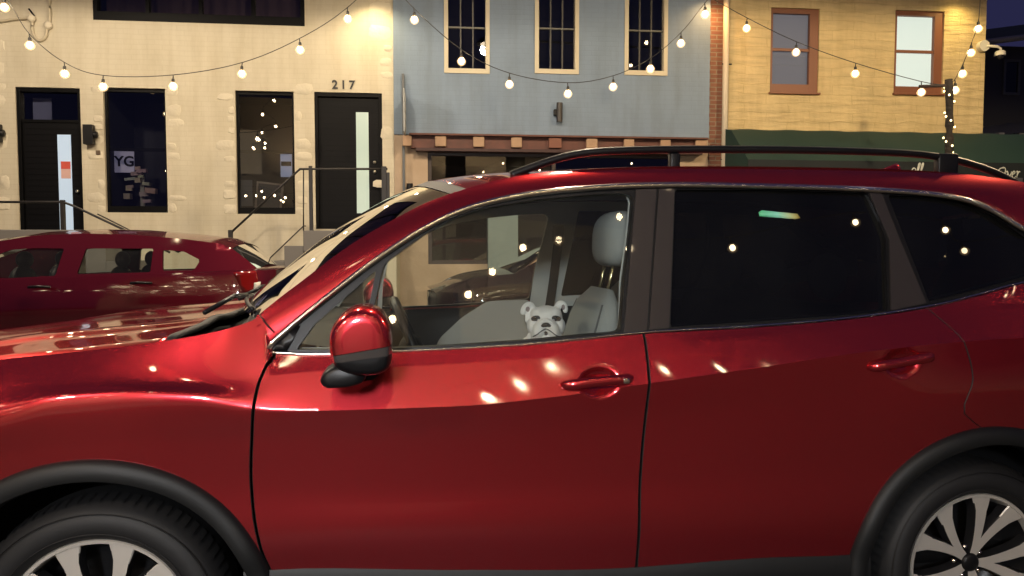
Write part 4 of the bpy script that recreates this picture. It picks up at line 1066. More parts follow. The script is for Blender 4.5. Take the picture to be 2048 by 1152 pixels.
# ---- door glass, frames, trims
LOW = [(540, 704), (640, 708), (790, 702), (1050, 688), (1290, 664), (1500, 652), (1700, 635), (1857, 612), (1950, 590), (2048, 564)]
Ll = [cs(*p) for p in LOW]+[(3.36, 1.335)]
Ll = smoothpath(Ll, 5)
Utop = [p for p in Us if p[0] > cs(545, 685)[0]]
Utop = [p for p in Utop if p[0] < 3.34]
def seg(path, x0, x1): return [p for p in path if x0 < p[0] < x1]
outer = [cs(533, 703)]+Utop+[(3.36, 1.337)]+seg(Ll, cs(560, 700)[0], 3.34)[::-1]
def PX(l): return [cs(*p) for p in l]
W_Q = rnd(PX([(592, 700), (628, 650), (752, 541), (738, 612), (731, 700)]), .008)            # little front quarter light
W_F = PX([(741, 699), (748, 612), (768, 528), (790, 512), (850, 468), (905, 438), (960, 418), (1060, 400), (1180, 389), (1240, 386), (1262, 390), (1268, 400), (1262, 470), (1250, 560), (1243, 664), (1050, 682), (900, 692)])
W_R = rnd(PX([(1352, 379), (1500, 379), (1650, 383), (1735, 386), (1762, 440), (1774, 480), (1778, 622), (1700, 631), (1500, 645), (1342, 655)]), .012)
W_C = rnd(PX([(1778, 390), (1850, 393), (1938, 405), (2000, 438), (2050, 474)])+[(3.10, 1.45), (3.27, 1.36)]+PX([(2048, 556), (1950, 582), (1861, 604)]), .012)
W_F = rnd(W_F, .02, 3)
ygi = lambda o: (lambda x, z: yg(x, z)+o)
for mir in (False, True):
    mm = WID if mir else None; MY = (lambda y: WID-y) if mir else (lambda y: y)
    bm = NB(); panel(bm, outer, [W_Q, W_F, W_R, W_C], ygi(.006), .035, mir=mm)
    finish('window_frame', bm, BLK, car, smooth=False)
    for nm, Wp, g in (('window_glass', W_Q, GL), ('window_glass', W_F, GL), ('window_glass', W_R, GLD), ('window_glass', W_C, GLD)):
        big = Wp; c = Vector((sum(p[0] for p in big)/len(big), sum(p[1] for p in big)/len(big)))
        big = [tuple(Vector(p)+(Vector(p)-c).normalized()*.008) for p in big]
        bm = NB(); panel(bm, big, [], ygi(.020), 0, mir=mm, step=.06); finish(nm, bm, g, car, smooth=False, label='clear side glass' if g is GL else 'dark tinted side glass')
    # pillar films
    for poly in ([(1272, 379), (1313, 377), (1293, 662), (1248, 665)], [(1318, 377), (1349, 378), (1338, 656), (1298, 660)],
                 [(1739, 386), (1763, 387), (1800, 480), (1853, 606), (1782, 621), (1779, 480)]):
        bm = NB(); panel(bm, rnd(PX(poly), .004, 2), [], ygi(-.001), .006, mir=mm); finish('pillar_trim', bm, PILLAR, car, smooth=False)
    bm = NB(); P = [(p[0], MY(yg(*p)-.006), p[1]) for p in Utop]; P = [(cs(534, 700)[0], MY(yg(*cs(534, 700))-.006), cs(534, 700)[1])]+P
    tube(bm, P, .006, 8, .0095); finish('window_trim', bm, CHR, car)
    bm = NB(); P = [(p[0], MY(yg(*p)-.004), p[1]) for p in seg(Ll, cs(536, 700)[0], 3.35)]
    tube(bm, P, .006, 8, .0045); finish('window_trim', bm, CHR, car)
    # corner sail of the front door
    bm = NB(); panel(bm, rnd(PX([(545, 702), (566, 668), (592, 645), (600, 652), (574, 702)]), .004, 2), [], ygi(-.001), .004, mir=mm); finish('corner_sail', bm, BLK, car)
    # roof rail
    bm = NB(); rp = [(1022, 350), (1060, 336), (1100, 322), (1150, 309), (1220, 302), (1350, 299), (1500, 299), (1650, 301), (1800, 306), (1880, 314), (1940, 328), (1990, 346), (2030, 366)]
    Pp = smoothpath([CF.loc(p[0], p[1], .345) for p in rp], 5)
    tube(bm, [(x, MY(.345), z) for x, z in Pp], .016, 12, .0135, up=Vector((0, 0, 1))); rail = finish('roof_rail', bm, BLK, car)
    for x0, x1 in ((1338, 1358), (1872, 1912)):
        a = CF.loc(x0, 318, .345); b = CF.loc(x1, 318, .345); bm = NB(); box(bm, a[0], b[0], MY(.345)-.016, MY(.345)+.016, 1.66, a[1]+.02, .006); finish('rail_foot', bm, BLK, rail)
# shark fin aerial
bm = NB(); x0, z0 = CF.loc(1778, 343, .80); x1 = CF.loc(1836, 343, .80)[0]; rows = []
for k in range(13):
    t = k/12; x = x0+(x1-x0)*t; h = .062*(t**.7)*(1 if t < .8 else 1-((t-.8)/.2)**2*.6)
    rows.append([(x, YC+.030*s*(1-abs(1-2*t)**3*.6), 1.735+hh*h) for s, hh in ((-1, -.3), (-.8, .3), (-.35, .8), (0, 1), (.35, .8), (.8, .3), (1, -.3))])
grid(bm, rows); finish('shark_fin_aerial', bm, RED, car)
# ---- door mirror (both sides)
def pillow(bm, poly, y0, y1, dx=0, n=7, rr=.35, MY=lambda y: y, zsh=0):
    """closed cushion shape: outline in x-z swept from y0 to y1 with rounded ends"""
    c = (sum(p[0] for p in poly)/len(poly), sum(p[1] for p in poly)/len(poly)); rings = []
    for k in range(n):
        a = -1+2*k/(n-1); sc = (1-abs(a)**3)**.5*.0+ (1-rr*abs(a)**3.0); y = (y0+y1)/2+(y1-y0)/2*math.sin(a*math.pi/2)
        if abs(a) == 1: sc *= .80
        sh = dx*(k/(n-1))
        rings.append([bm.verts.new((c[0]+(p[0]-c[0])*sc+sh, MY(y), c[1]+(p[1]-c[1])*sc+zsh*k/(n-1))) for p in poly])
    N = len(poly)
    for i in range(n-1):
        for j in range(N): bm.faces.new((rings[i][j], rings[i+1][j], rings[i+1][(j+1) % N], rings[i][(j+1) % N]))
    bm.faces.new(rings[0][::-1]); bm.faces.new(rings[-1])
    bmesh.ops.recalc_face_normals(bm, faces=bm.faces)
for mir in (False, True):
    MY = (lambda y: WID-y) if mir else (lambda y: y)
    ym = -.13
    def pm(l): return [CF.loc(p[0], p[1], ym) for p in l]
    full = rnd(pm([(663, 700), (661, 664), (674, 636), (700, 613), (732, 606), (762, 616), (780, 640), (786, 668), (785, 706), (781, 730), (758, 742), (712, 743), (674, 730)]), .02, 4)
    def zl_(px, py): return CF.loc(px, py, ym)
    def shell(keep_lo, keep_hi, name, m, par, dy=0):
        bm = NB(); pillow(bm, full, -.245, -.03, n=21, rr=.32, MY=MY)
        for (pa, pb), side in ((keep_lo, -1), (keep_hi, 1)):
            if pa is None: continue
            a = zl_(*pa); b = zl_(*pb); nrm = Vector((-(b[1]-a[1]), 0, b[0]-a[0])).normalized()
            g = bm.verts[:]+bm.edges[:]+bm.faces[:]
            bmesh.ops.bisect_plane(bm, geom=g, plane_co=Vector((a[0], 0, a[1])), plane_no=nrm, clear_outer=side > 0, clear_inner=side < 0)
            bmesh.ops.holes_fill(bm, edges=[e for e in bm.edges if e.is_boundary], sides=0)
        return finish(name, bm, m, par, autos=40)
    sA_, sB_ = ((660, 702), (790, 680)), ((660, 716), (790, 698))
    mr_ = shell(sA_, (None, None), 'door_mirror', RED, car)
    shell(((660, 717), (790, 699)), ((660, 703), (790, 681)), 'turn_signal', mat('signal lens', (.05, .045, .045), .12, 0, 1), mr_)
    shell((None, None), sB_, 'mirror_housing', BLK, mr_)
    bm = NB(); pillow(bm, rnd(pm([(676, 722), (735, 728), (733, 758), (700, 768), (652, 770), (641, 756), (650, 738)]), .015, 3), -.20, -.07, n=9, rr=.25, MY=MY); finish('mirror_housing', bm, BLK, mr_)
    bm = NB(); a = CF.loc(730, 735, -.05); b = CF.loc(745, 722, .06); tube(bm, [(a[0], MY(-.10), a[1]), (b[0], MY(.09), b[1]+.004)], .045, 12, .03); finish('mirror_mount', bm, BLK, mr_)
# ---- wheels
RK = 1.03
def wheel(hx, hz, mir, rot, parent):
    MY = (lambda y: WID-y) if mir else (lambda y: y)
    bm = NB(); prof = [(.244, .075), (.249, .050), (.264, .036), (.290, .030), (.314, .034), (.333, .048), (.347, .068), (.352, .09), (.354, .13), (.354, .21), (.345, .245), (.30, .26), (.235, .25)]
    lathe(bm, prof, (hx, 0, hz), n=96)
    # shoulder blocks
    for k in range(72):
        a = 2*math.pi*k/72; c, s = math.cos(a), math.sin(a); m = Matrix(((-s, 0, c, 0), (0, 1, 0, 0), (c, 0, s, 0), (0, 0, 0, 1)))
        vs = []
        for (u, y, r) in [(-.010, .052, .335), (.010, .052, .335), (.010, .072, .352), (-.010, .072, .352), (-.010, .130, .3575), (.010, .130, .3575)]:
            vs.append(bm.verts.new((hx+c*r-s*u, y, hz+s*r+c*u)))
        bm.faces.new((vs[0], vs[1], vs[2], vs[3])); bm.faces.new((vs[3], vs[2], vs[5], vs[4]))
    # raised rings and lettering-like ribs on the wall
    for rr_, w in ((.268, .0007), (.325, .0007)):
        lathe(bm, [(rr_-.002, .033), (rr_, .0305), (rr_+.002, .033)], (hx, 0, hz), n=96)
    for v in bm.verts: v.co.y = MY(v.co.y)
    ty = finish('tyre', bm, TYRE, parent, autos=40)
    bm = NB(); lathe(bm, [(.236, .085), (.240, .058), (.2365, .050), (.228, .052), (.222, .066), (.214, .12), (.205, .22)], (hx, 0, hz), n=96)
    bmesh.ops.recalc_face_normals(bm, faces=bm.faces)
    for v in bm.verts: v.co.y = MY(v.co.y)
    for v in bm.verts: v.co.x = hx+(v.co.x-hx)*RK; v.co.z = hz+(v.co.z-hz)*RK
    rim = finish('rim', bm, ALLOY, ty, autos=40)
    bm = NB(); lathe(bm, [(.222, .070), (.205, .16), (.15, .20), (.0, .20)], (hx, 0, hz), n=64)
    for v in bm.verts: v.co.y = MY(v.co.y)
    finish('brake_drum', bm, ALLOYD, ty)
    # five pairs of spokes
    for k in range(5):
        for s_ in (-1, 1):
            bm = NB(); a = rot+R(72*k); nrm = Vector((math.cos(a), 0, math.sin(a))); tg = Vector((-math.sin(a), 0, math.cos(a)))
            st = []
            for t in np.linspace(0, 1, 9):
                r = .030+(.229-.030)*t
                ang = s_*(R(3)+R(15.5)*t**.75) if r > .05 else s_*R(6)
                cen = Vector((math.cos(a+ang), 0, math.sin(a+ang)))*r; tt = Vector((-math.sin(a+ang), 0, math.cos(a+ang)))
                w = .011+.015*t+(.010*max(0, (t-.75)/.25)); y = .078-.022*t**1.3
                st.append((cen, tt, w, y))
            rows = []
            for cen, tt, w, y in st:
                rows.append([(hx+(cen+tt*q*w).x, yy, hz+(cen+tt*q*w).z) for q, yy in ((-1.15, y+.035), (-1, y+.003), (-.9, y), (.9, y), (1, y+.003), (1.15, y+.035))])
            V = grid(bm, rows)
            for f in bm.faces: f.material_index = 0
            bmesh.ops.recalc_face_normals(bm, faces=bm.faces)
            for f in bm.faces:
                if abs(f.normal.y) < .6: f.material_index = 1
            for v in bm.verts: v.co.y = MY(v.co.y)
            [setattr(v, 'co', Vector((hx+(v.co.x-hx)*RK, v.co.y, hz+(v.co.z-hz)*RK))) for v in bm.verts]; finish('spoke', bm, [ALLOY, ALLOYD], rim, autos=30)
    bm = NB(); lathe(bm, [(.0, .066), (.022, .067), (.030, .072), (.034, .082), (.034, .12)], (hx, 0, hz), n=40)
    for v in bm.verts: v.co.y = MY(v.co.y)
    finish('hub_cap', bm, BLK, rim, autos=40)
    for k in range(5):
        a = rot+R(72*k+36); bm = NB(); lathe(bm, [(0, .082), (.008, .083), (.010, .10)], (hx+.052*math.cos(a), 0, hz+.052*math.sin(a)), n=10)
        for v in bm.verts: v.co.y = MY(v.co.y)
        finish('wheel_nut', bm, CHR, rim)
for mir in (False, True):
    wheel(0, .345, mir, R(55), car); wheel(2.775, .330, mir, R(67), car)
# ---- interior
bm = NB(); box(bm, .15, 3.6, .16, WID-.16, .30, .36); finish('cabin_floor', bm, BLKI, car)
bm = NB(); rows = []
for i in range(IR, len(Rs)-4, 2):
    x, z = Rs[i]; rows.append(section(x, z-.035, .08 if i == IR else 0, .03, inset=.0))
grid(bm, rows, flip=True); finish('headliner', bm, HEADL, car)
# inner skins of the A pillars and window surrounds, door cards
for mir in (False, True):
    mm = WID if mir else None; MY = (lambda y: WID-y) if mir else (lambda y: y)
    def sc(poly, k): 
        c = Vector((sum(p[0] for p in poly)/len(poly), sum(p[1] for p in poly)/len(poly)))
        return [tuple(Vector(p)+(Vector(p)-c).normalized()*k) for p in poly]
    top = [(p[0], p[1]+.03) for p in Utop]
    bm = NB(); panel(bm, top+[(3.36, 1.26), (1.7, 1.06), (.50, 1.0)], [sc(W_Q, -.002), [(p[0], p[1]-(.06 if p[1] < 1.20 and .7 < p[0] < 1.62 else 0)) for p in sc(W_F, -.004)], sc(W_R, -.005), sc(W_C, -.005)], ygi(.048), .0, mir=mm)
    finish('pillar_lining', bm, HEADL, car)
    bm = NB()
    for x0, x1 in ((.52, 1.595), (1.60, 2.45)):
        for m_ in (0,):
            rows = []
            for z, y in ((.38, .16), (.62, .15), (.80, .17), (.86, .20), (.90, .16), (1.02, .145), (1.06, .13), (1.08, .10)):
                rows.append([(x, MY(y+.0), z+(.03*(x-.5) if z > 1 else 0)) for x in np.linspace(x0, x1, 12)])
            grid(bm, rows, flip=mir)
    dc = finish('door_card', bm, BLKI, car)
    # pale insert on the door card
    ins = rnd([(1.00, .80), (1.52, .80), (1.52, 1.145), (1.30, 1.14), (1.17, 1.06), (1.05, .95)], .03)
    bm = NB(); panel(bm, ins if mir else [(p[0], p[1]-.08) for p in ins], [], lambda x, z: .205, .01, mir=mm)
    for v in bm.verts: pass
    finish('door_card_insert', bm, GREYT, dc, smooth=False)
    # seat belt on the B pillar
    bm = NB(); xb = 1.66; bb = [(xb, yg(xb, 1.46)+.075, 1.46), (xb-.02, yg(xb, 1.25)+.09, 1.22), (xb-.06, .19, .95), (xb-.12, .20, .6)]
    rows = [[(p[0]-.024, MY(p[1]), p[2]), (p[0]+.024, MY(p[1]-.004), p[2])] for p in smoothpath(bb, 4)]
    grid(bm, rows); sb = finish('seat_belt', bm, BLKI, car)
    bm = NB(); box(bm, xb-.03, xb+.03, MY(yg(xb, 1.46)+.06)-.015, MY(yg(xb, 1.46)+.06)+.015, 1.44, 1.53, .008); finish('belt_anchor', bm, GREYT, sb)
# dashboard
bm = NB(); rows = []
for k in range(21):
    y = .16+(WID-.32)*k/20; s = 1-((y-YC)/(YC-.16))**2; hump = .05*math.exp(-((y-.47)/.17)**2)
    rows.append([(.36-.14*s, y, 1.13), (.50, y, 1.125+hump*.5), (.66, y, 1.10+hump), (.74, y, 1.07+hump), (.76, y, 1.0), (.72, y, .90), (.68, y, .70), (.60, y, .5)])
grid(bm, rows, flip=True); dash = finish('dashboard', bm, BLKI, car)
bm = NB(); box(bm, .762, .775, .80, 1.02, .93, 1.04, .004); finish('centre_screen', bm, mat('screen', (.01, .01, .012), .1), dash)
# steering wheel
bm = NB(); ctr = Vector((.905, .47, 1.055)); ax = Vector((math.cos(R(24)), 0, math.sin(R(24)))); up_ = Vector((-math.sin(R(24)), 0, math.cos(R(24)))); sd_ = Vector((0, 1, 0))
P = [ctr+up_*.185*math.cos(a)+sd_*.185*math.sin(a) for a in np.linspace(0, 2*math.pi, 41)[:-1]]
tube(bm, P, .016, 10, closed=True, up=ax); sw = finish('steering_wheel', bm, mat('black leather', (.008, .008, .009), .45, spec=.4), car)
bm = NB(); ball(bm, ctr-ax*.02, .045, .075, .06)
for a in (R(90), R(-90), R(180)): tube(bm, [ctr-ax*.02, ctr+(up_*math.cos(a)+sd_*math.sin(a))*.18], .016, 8)
tube(bm, [ctr-ax*.02, ctr-ax*.22], .03, 10); finish('steering_hub', bm, BLKI, sw)
bm = NB(); tube(bm, [ctr+up_*.150+sd_*(-.10), ctr+sd_*(-.178)+up_*.04], .010, 6, up=ax); finish('wheel_inlay', bm, mat('satin silver', (.6, .6, .6), .3, .9), sw)
# seats
def seat(xs, yc_, lean=R(14), black=False):
    m = GREYI
    def sl(bm, w0, w1, t, L, base, ang, n=12):
        rows = []; dirv = Vector((math.sin(ang), 0, math.cos(ang))); nr = Vector((math.cos(ang), 0, -math.sin(ang)))
        rings = []
        for i in range(n):
            u = i/(n-1); w = w0+(w1-w0)*u; rt = t*(1-.35*u)
            if u < .12: w *= .9+.1*u/.12
            e = math.sqrt(max(0, 1-max(0, (u-.75)/.25)**2)) if u > .75 else 1; w = w*(.55+.45*e); rt = rt*(.3+.7*e)
            c = Vector(base)+dirv*L*u; ring = []
            for k in range(20):
                a = 2*math.pi*k/20; ca = math.copysign(abs(math.cos(a))**.55, math.cos(a)); sa = math.copysign(abs(math.sin(a))**.7, math.sin(a))
                ring.append(bm.verts.new(c+Vector((0, 1, 0))*w*ca+nr*rt*sa))
            rings.append(ring)
        for i in range(n-1):
            for k in range(20): bm.faces.new((rings[i][k], rings[i+1][k], rings[i+1][(k+1) % 20], rings[i][(k+1) % 20]))
        bm.faces.new(rings[0]); bm.faces.new(rings[-1][::-1]); bmesh.ops.recalc_face_normals(bm, faces=bm.faces)
        return [[r[k].co.copy()-nr*.001 for r in rings[1:-1]] for k in (12, 18)]
    bm = NB(); seams = sl(bm, .25, .22, .085, .66, (xs-.16, yc_, .62), lean); st = finish('seat_back', bm, m, car)
    for q in seams:
        bm = NB(); tube(bm, q, .0035, 6); finish('seam_piping', bm, mat('dark piping', (.12, .12, .12), .8), st)
    bm = NB(); box(bm, xs-.68, xs-.14, yc_-.25, yc_+.25, .48, .64, .05); finish('seat_cushion', bm, m, st)
    bx = xs-.16+.66*math.sin(lean)+.02
    bm = NB()
    bm.free()
    for s_ in (-1, 1):
        bm = NB(); tube(bm, [(bx-.02, yc_+s_*.055, 1.22), (bx+.015, yc_+s_*.055, 1.38)], .007, 8); finish('headrest_post', bm, STEELY, st)
    bm = NB(); rings = []
    rot = Matrix.Rotation(lean*.6, 4, 'Y'); vs = ball(bm, (bx+.03, yc_, 1.435), .070, .130, .106, 24, 16, rot)
    for v in vs: 
        d = v.co-Vector((bx+.03, yc_, 1.435)); sg = lambda a, r, p: math.copysign(r*abs(a/r)**p, a); v.co = Vector((bx+.03, yc_, 1.435))+Vector((sg(d.x, .078, .8), sg(d.y, .135, .6), sg(d.z, .112, .68)*(1-.1*(d.z < 0))))
    finish('headrest', bm, m, st)
seat(1.585, .50); seat(1.98, WID-.46)
bm = NB(); box(bm, 2.30, 2.50, .25, WID-.25, .6, 1.20, .06); finish('rear_seat_back', bm, BLKI, car)
bm = NB(); box(bm, 1.90, 2.36, .22, WID-.22, .46, .64, .05); finish('rear_seat_cushion', bm, BLKI, car)
for yy in (.48, YC, WID-.48):
    bm = NB(); ball(bm, (2.47, yy, 1.30), .05, .11, .09); finish('rear_headrest', bm, GREYI, car)
bm = NB(); box(bm, .93, .95, .83, .98, 1.50, 1.56, .01); finish('interior_mirror', bm, BLK, car)
# pale inner roof bulkhead sticker in the rear glass
bm = NB(); pp = PX([(1522, 424), (1528, 420), (1600, 427), (1606, 436), (1596, 438), (1524, 432)]); panel(bm, pp, [], ygi(.016), .002)
m = mat('sticker', (.2, .75, .55), .5); nt = m.node_tree; cr = nt.nodes.new('ShaderNodeValToRGB'); tc = nt.nodes.new('ShaderNodeTexCoord'); sx = nt.nodes.new('ShaderNodeSeparateXYZ')
nt.links.new(tc.outputs['Generated'], sx.inputs[0]); nt.links.new(sx.outputs[0], cr.inputs[0]); nt.links.new(cr.outputs[0], nt.nodes['Principled BSDF'].inputs['Base Color'])
cr.color_ramp.elements[0].color = (.1, .55, .25, 1); cr.color_ramp.elements[1].color = (.75, .55, .1, 1); e = cr.color_ramp.elements.new(.45); e.color = (.3, .8, .6, 1)
finish('window_sticker', bm, m, car)
# ================================================================== parked cars across the street
def small_car(label, fr, W2, lo, hi, low, belt, roof, wins, paint, hoodend, deckstart, hubs, tail, group, handles=(), grn=None, rearglass=None, wscreen=None):
    """low/belt/roof: (x,z,y) keys in the car's frame (x to the right = tail)"""
    xm = (lo+hi)/2; t = thing('parked_car', label, 'car', (xm, W2/2, 0), fr, group=group)
    yc = W2/2
    def endin(x):  # plan rounding at both ends
        a = max(0, (lo+.55-x)/.55); b = max(0, (x-(hi-.40))/.40); return .42*a**2.6+.30*b**2.6
    LC = [Curve(low, .03, lo-.1, hi+.1), Curve([(k[0], .48, 0) for k in low], .0, lo-.1, hi+.1), Curve(belt, .02, lo-.1, hi+.1)]
    def flare(x, z):
        f = 0
        for hx in hubs:
            d = math.hypot(x-hx, (z-.32)); f += .030*math.exp(-((d-.40)/.05)**2) if z > .3 else 0
        return f
    def sec(x):
        zb, yb = LC[0](x); zt, yt = LC[2](x); e = endin(x)
        P = []
        for k in range(22):
            s = k/21; z = zb+(zt-zb)*s
            y = .06*max(0, 1-s*5)+.02*math.sin(s*math.pi)*0+yt*max(0, (s-.62)/.38)**2+.012*math.exp(-((s-.45)/.1)**2)
            P.append((x, y+e-flare(x, z), z))
        return P
    # side panels
    for mir in (False, True):
        MY = (lambda y: W2-y) if mir else (lambda y: y)
        bm = NB(); n = int((hi-lo)/.035); rows = [[(p[0], MY(p[1]), p[2]) for p in sec(lo+(hi-lo)*i/n)] for i in range(n+1)]
        rows = list(map(list, zip(*rows))); grid(bm, rows, flip=mir)
        kill = [f for f in bm.faces if any((f.calc_center_median().x-h)**2+(f.calc_center_median().z-.32)**2 < .36**2 for h in hubs)]
        bmesh.ops.delete(bm, geom=kill, context='FACES'); finish('body_side', bm, paint, t)
        for h in hubs:
            bm = NB(); lathe(bm, [(.355, -.01), (.362, .0), (.366, .25), (.02, .26)], (h, 0, .32), n=40, a0=R(-20), a1=R(200))
            for v in bm.verts: v.co.y = MY(v.co.y+.0)
            finish('wheel_well', bm, BLKI, t)
            bm = NB(); lathe(bm, [(.20, .05), (.215, .03), (.28, .02), (.30, .04), (.315, .07), (.315, .22), (.2, .24)], (h, 0, .315), n=40)
            for v in bm.verts: v.co.y = MY(v.co.y)
            ty = finish('tyre', bm, TYRE, t)
            bm = NB(); lathe(bm, [(0, .05), (.05, .045), (.06, .06), (.17, .05), (.20, .035), (.21, .05)], (h, 0, .315), n=40)
            for v in bm.verts: v.co.y = MY(v.co.y)
            finish('rim', bm, ALLOY, ty)
        for (hx, hz) in handles:
            bm = NB(); yy = MY(-.03); tube(bm, [(hx-.10, yy, hz), (hx, MY(-.045), hz+.006), (hx+.10, yy, hz)], .018, 8, .014); finish('door_handle', bm, BLK, t)
    bm = NB(); ends = []
    for x, s in ((lo, -1), (hi, 1)):
        P = sec(x); rows = [[(x+s*.10*(1-((k-6)/6)**2), p[1]+(W2-2*p[1])*k/12, p[2]) for k in range(13)] for p in P[::3]+[P[-1]]]
        bm = NB(); grid(bm, rows, flip=s > 0); finish('bumper', bm, paint, t)
    def deck(x0, x1, name, m, crown=.05):
        bm = NB(); rows = []
        for i in range(14):
            x = x0+(x1-x0)*i/13; z, y = LC[2](x); y += endin(x)
            rows.append([(x+(-.10*(1-((k-7)/7)**2) if abs(x-lo) < .01 else (.10*(1-((k-7)/7)**2) if abs(x-hi) < .01 else 0)), y+(W2-2*y)*k/14, z+crown*(1-abs((k-7)/7)**2.4)-.001) for k in range(15)])
        grid(bm, rows); return finish(name, bm, m, t)
    deck(lo, hoodend, 'bonnet', paint); deck(hoodend, deckstart, 'cabin_floor', BLKI, .0)
    if deckstart < hi: deck(deckstart, hi, 'boot_lid', paint, .03)
    # greenhouse
    def yh(x, z):
        zb = LC[2](min(max(x, lo), hi))[0]; return .07+.36*max(0, z-zb)+.62*max(0, x-(hi-.85))**2
    rp = roof
    outer_ = [(hoodend, LC[2](hoodend)[0])]+[(x, LC[2](x)[0]) for x in np.linspace(hoodend, tail, 12)][1:]+[(p[0], p[1]) for p in rp[::-1]]
    for mir in (False, True):
        mm = W2 if mir else None; bm = NB(); panel(bm, outer_, wins, yh, .03, mir=mm, step=.07); finish('window_frame', bm, paint, t, True, autos=40)
        for w in wins:
            bm = NB(); panel(bm, w, [], lambda x, z: yh(x, z)+.012, 0, mir=mm, step=.3); finish('window_glass', bm, grn or GL, t)
    # roof shell: between ends of the roof line; first/last spans are the screens
    bm = NB(); rows = []
    def cross(x, z, c):
        y = yh(x, z); return [(x, y+(W2-2*y)*k/14, z+c*(1-((k-7)/7)**2)) for k in range(15)]
    RS = [(p[0], p[1]) for p in rp]
    i0, i1 = wscreen, rearglass
    bm = NB(); grid(bm, [cross(x-.0, z, .06) for x, z in RS[i0:i1+1]]); finish('roof', bm, paint, t)
    bm = NB(); grid(bm, [[(p[0]-(.12 if i == 0 else .05)*(1-((k-7)/7)**2), p[1], p[2]) for k, p in enumerate(cross(x, z, .06 if i > 0 else .02))] for i, (x, z) in enumerate(RS[:i0+1])]); finish('windscreen', bm, GLW, t)
    bm = NB(); grid(bm, [cross(x, z, .05) for x, z in RS[i1:]]); finish('rear_window', bm, GLW, t)
    return t, yh, LC, endin
# old red hatchback
d = ray(538, 560); vH = -4.15
Hx, _ = FF.loc(538, 560, vH); HO = FF.w((Hx, vH, 0)); HF = Frame(HO.x, HO.y, FF.a)
def H(px, py, y=.0): return HF.loc(px, py, y)
belt = [(-4.45, .80, .10), (-4.2, .88, .08), (-3.55, 1.00, .05)]+[(H(x, y, .05)[0], H(x, y, .05)[1], .05) for x, y in ((0, 561), (120, 555), (300, 548), (400, 545), (470, 541), (536, 541))]
low = [(-4.5, .28, .05), (-4, .22, .05), (0, .24, .05), (.05, .30, .05)]
ry = .22
roof = [(-3.55, 1.0)]+[H(x, y, ry) for x, y in ((-170, 522), (-80, 494), (0, 482), (60, 472), (160, 467), (260, 469), (370, 478), (440, 487), (462, 497), (490, 520), (512, 540))]
def HP(l, y=.15): return rnd([H(p[0], p[1], y) for p in l], .02, 3)
wins = [HP([(-60, 553), (-20, 515), (20, 499), (70, 496), (126, 497), (118, 551), (20, 556)]), HP([(160, 548), (170, 497), (306, 497), (306, 544)]), HP([(330, 541), (325, 500), (368, 503), (402, 520), (392, 540)])]
hb = small_car('old dark red hatchback parked across the street by the cream building', HF, 1.75, -4.42, 0.0, low, belt, roof, wins, RED2, -3.35, -.25, [H(350, 600)[0], H(350, 600)[0]-2.63], H(512, 540, .1)[0], 'cars parked across the street', [H(285, 566), H(82, 574)], grn=GL, rearglass=9, wscreen=3)
t = hb[0]
TL = mat('red tail lens', (.22, .008, .008), .12, 0, 1)
bm = NB(); pl = rnd([H(*p) for p in ((466, 545), (508, 541), (512, 560), (506, 584), (486, 584))], .02, 3); panel(bm, pl, [], lambda x, z: .0+hb[3](x)-.012, .03); finish('tail_light', bm, TL, t)
bm = NB(); pl = rnd([H(*p) for p in ((505, 566), (516, 564), (514, 582), (504, 583))], .008, 3); panel(bm, pl, [], lambda x, z: hb[3](x)-.016, .01); finish('reverse_light', bm, WHITEM, t)
bm = NB(); P = []
for a in np.linspace(R(-5), R(185), 30): P.append((H(350, 600)[0]+.43*math.cos(a), -.008, .34+.43*math.sin(a)))
tube(bm, P, .018, 8, .012); finish('arch_lip', bm, RED2, t)
for x in (H(205, 530)[0], H(-5, 530)[0]):
    for yy in (.48, 1.27):
        bm = NB(); ball(bm, (x, yy, 1.30), .06, .13, .09, 16, 10); ball(bm, (x-.02, yy, 1.08), .09, .22, .16, 16, 10); finish('seat_top', bm, BLKI, t)
bm = NB(); ball(bm, (HF.loc(385, 475, .9)[0], .9, HF.loc(385, 475, .9)[1]), .07, .02, .03); finish('roof_aerial', bm, BLK, t)
# dark car seen through the SUV's windows
Dx, _ = FF.loc(872, 590, vH); DO = FF.w((Dx, vH, 0)); DF = Frame(DO.x, DO.y, FF.a)
def Dp(px, py, y=.0): return DF.loc(px, py, y)
belt = [(Dp(x, y)[0], Dp(x, y)[1], .06) for x, y in ((872, 592), (895, 575), (930, 562), (985, 553), (1030, 548), (1150, 545), (1400, 540))]+[(3.9, .98, .06), (4.5, .97, .08)]
roof = [(belt[4][0], belt[4][1]+.005)]+[Dp(x, y, .22) for x, y in ((1060, 528), (1110, 500), (1150, 480), (1200, 466), (1300, 460), (1400, 463))]+[(3.5, 1.40), (3.95, 1.15), (4.1, 1.02)]
wins = [rnd([Dp(*p, .14) for p in ((1075, 543), (1125, 508), (1160, 490), (1215, 478), (1215, 543))], .03, 3), rnd([Dp(*p, .14) for p in ((1235, 543), (1235, 477), (1330, 474), (1340, 541))], .03, 3), rnd([(2.95, 1.06), (2.95, 1.38), (3.4, 1.34), (3.7, 1.08)], .03, 3)]
wins = wins[:2]
db = small_car('black car parked across the street, seen through the SUV front window', DF, 1.78, 0.0, 4.5, [(-.05, .28, .05), (.4, .22, .05), (4.6, .24, .05)], belt, roof, wins, BLKP, belt[4][0], 4.05, [.85, 3.5], 4.08, 'cars parked across the street', [(2.3, .86)], grn=GLD, rearglass=8, wscreen=3)
bm = NB(); panel(bm, rnd([(.06, .62), (.46, .74), (.42, .84), (.08, .74)], .03, 3), [], lambda x, z: db[3](x)-.012, .03); finish('headlight', bm, mat('headlight glass', (.5, .5, .5), .08, .2, 1), db[0])

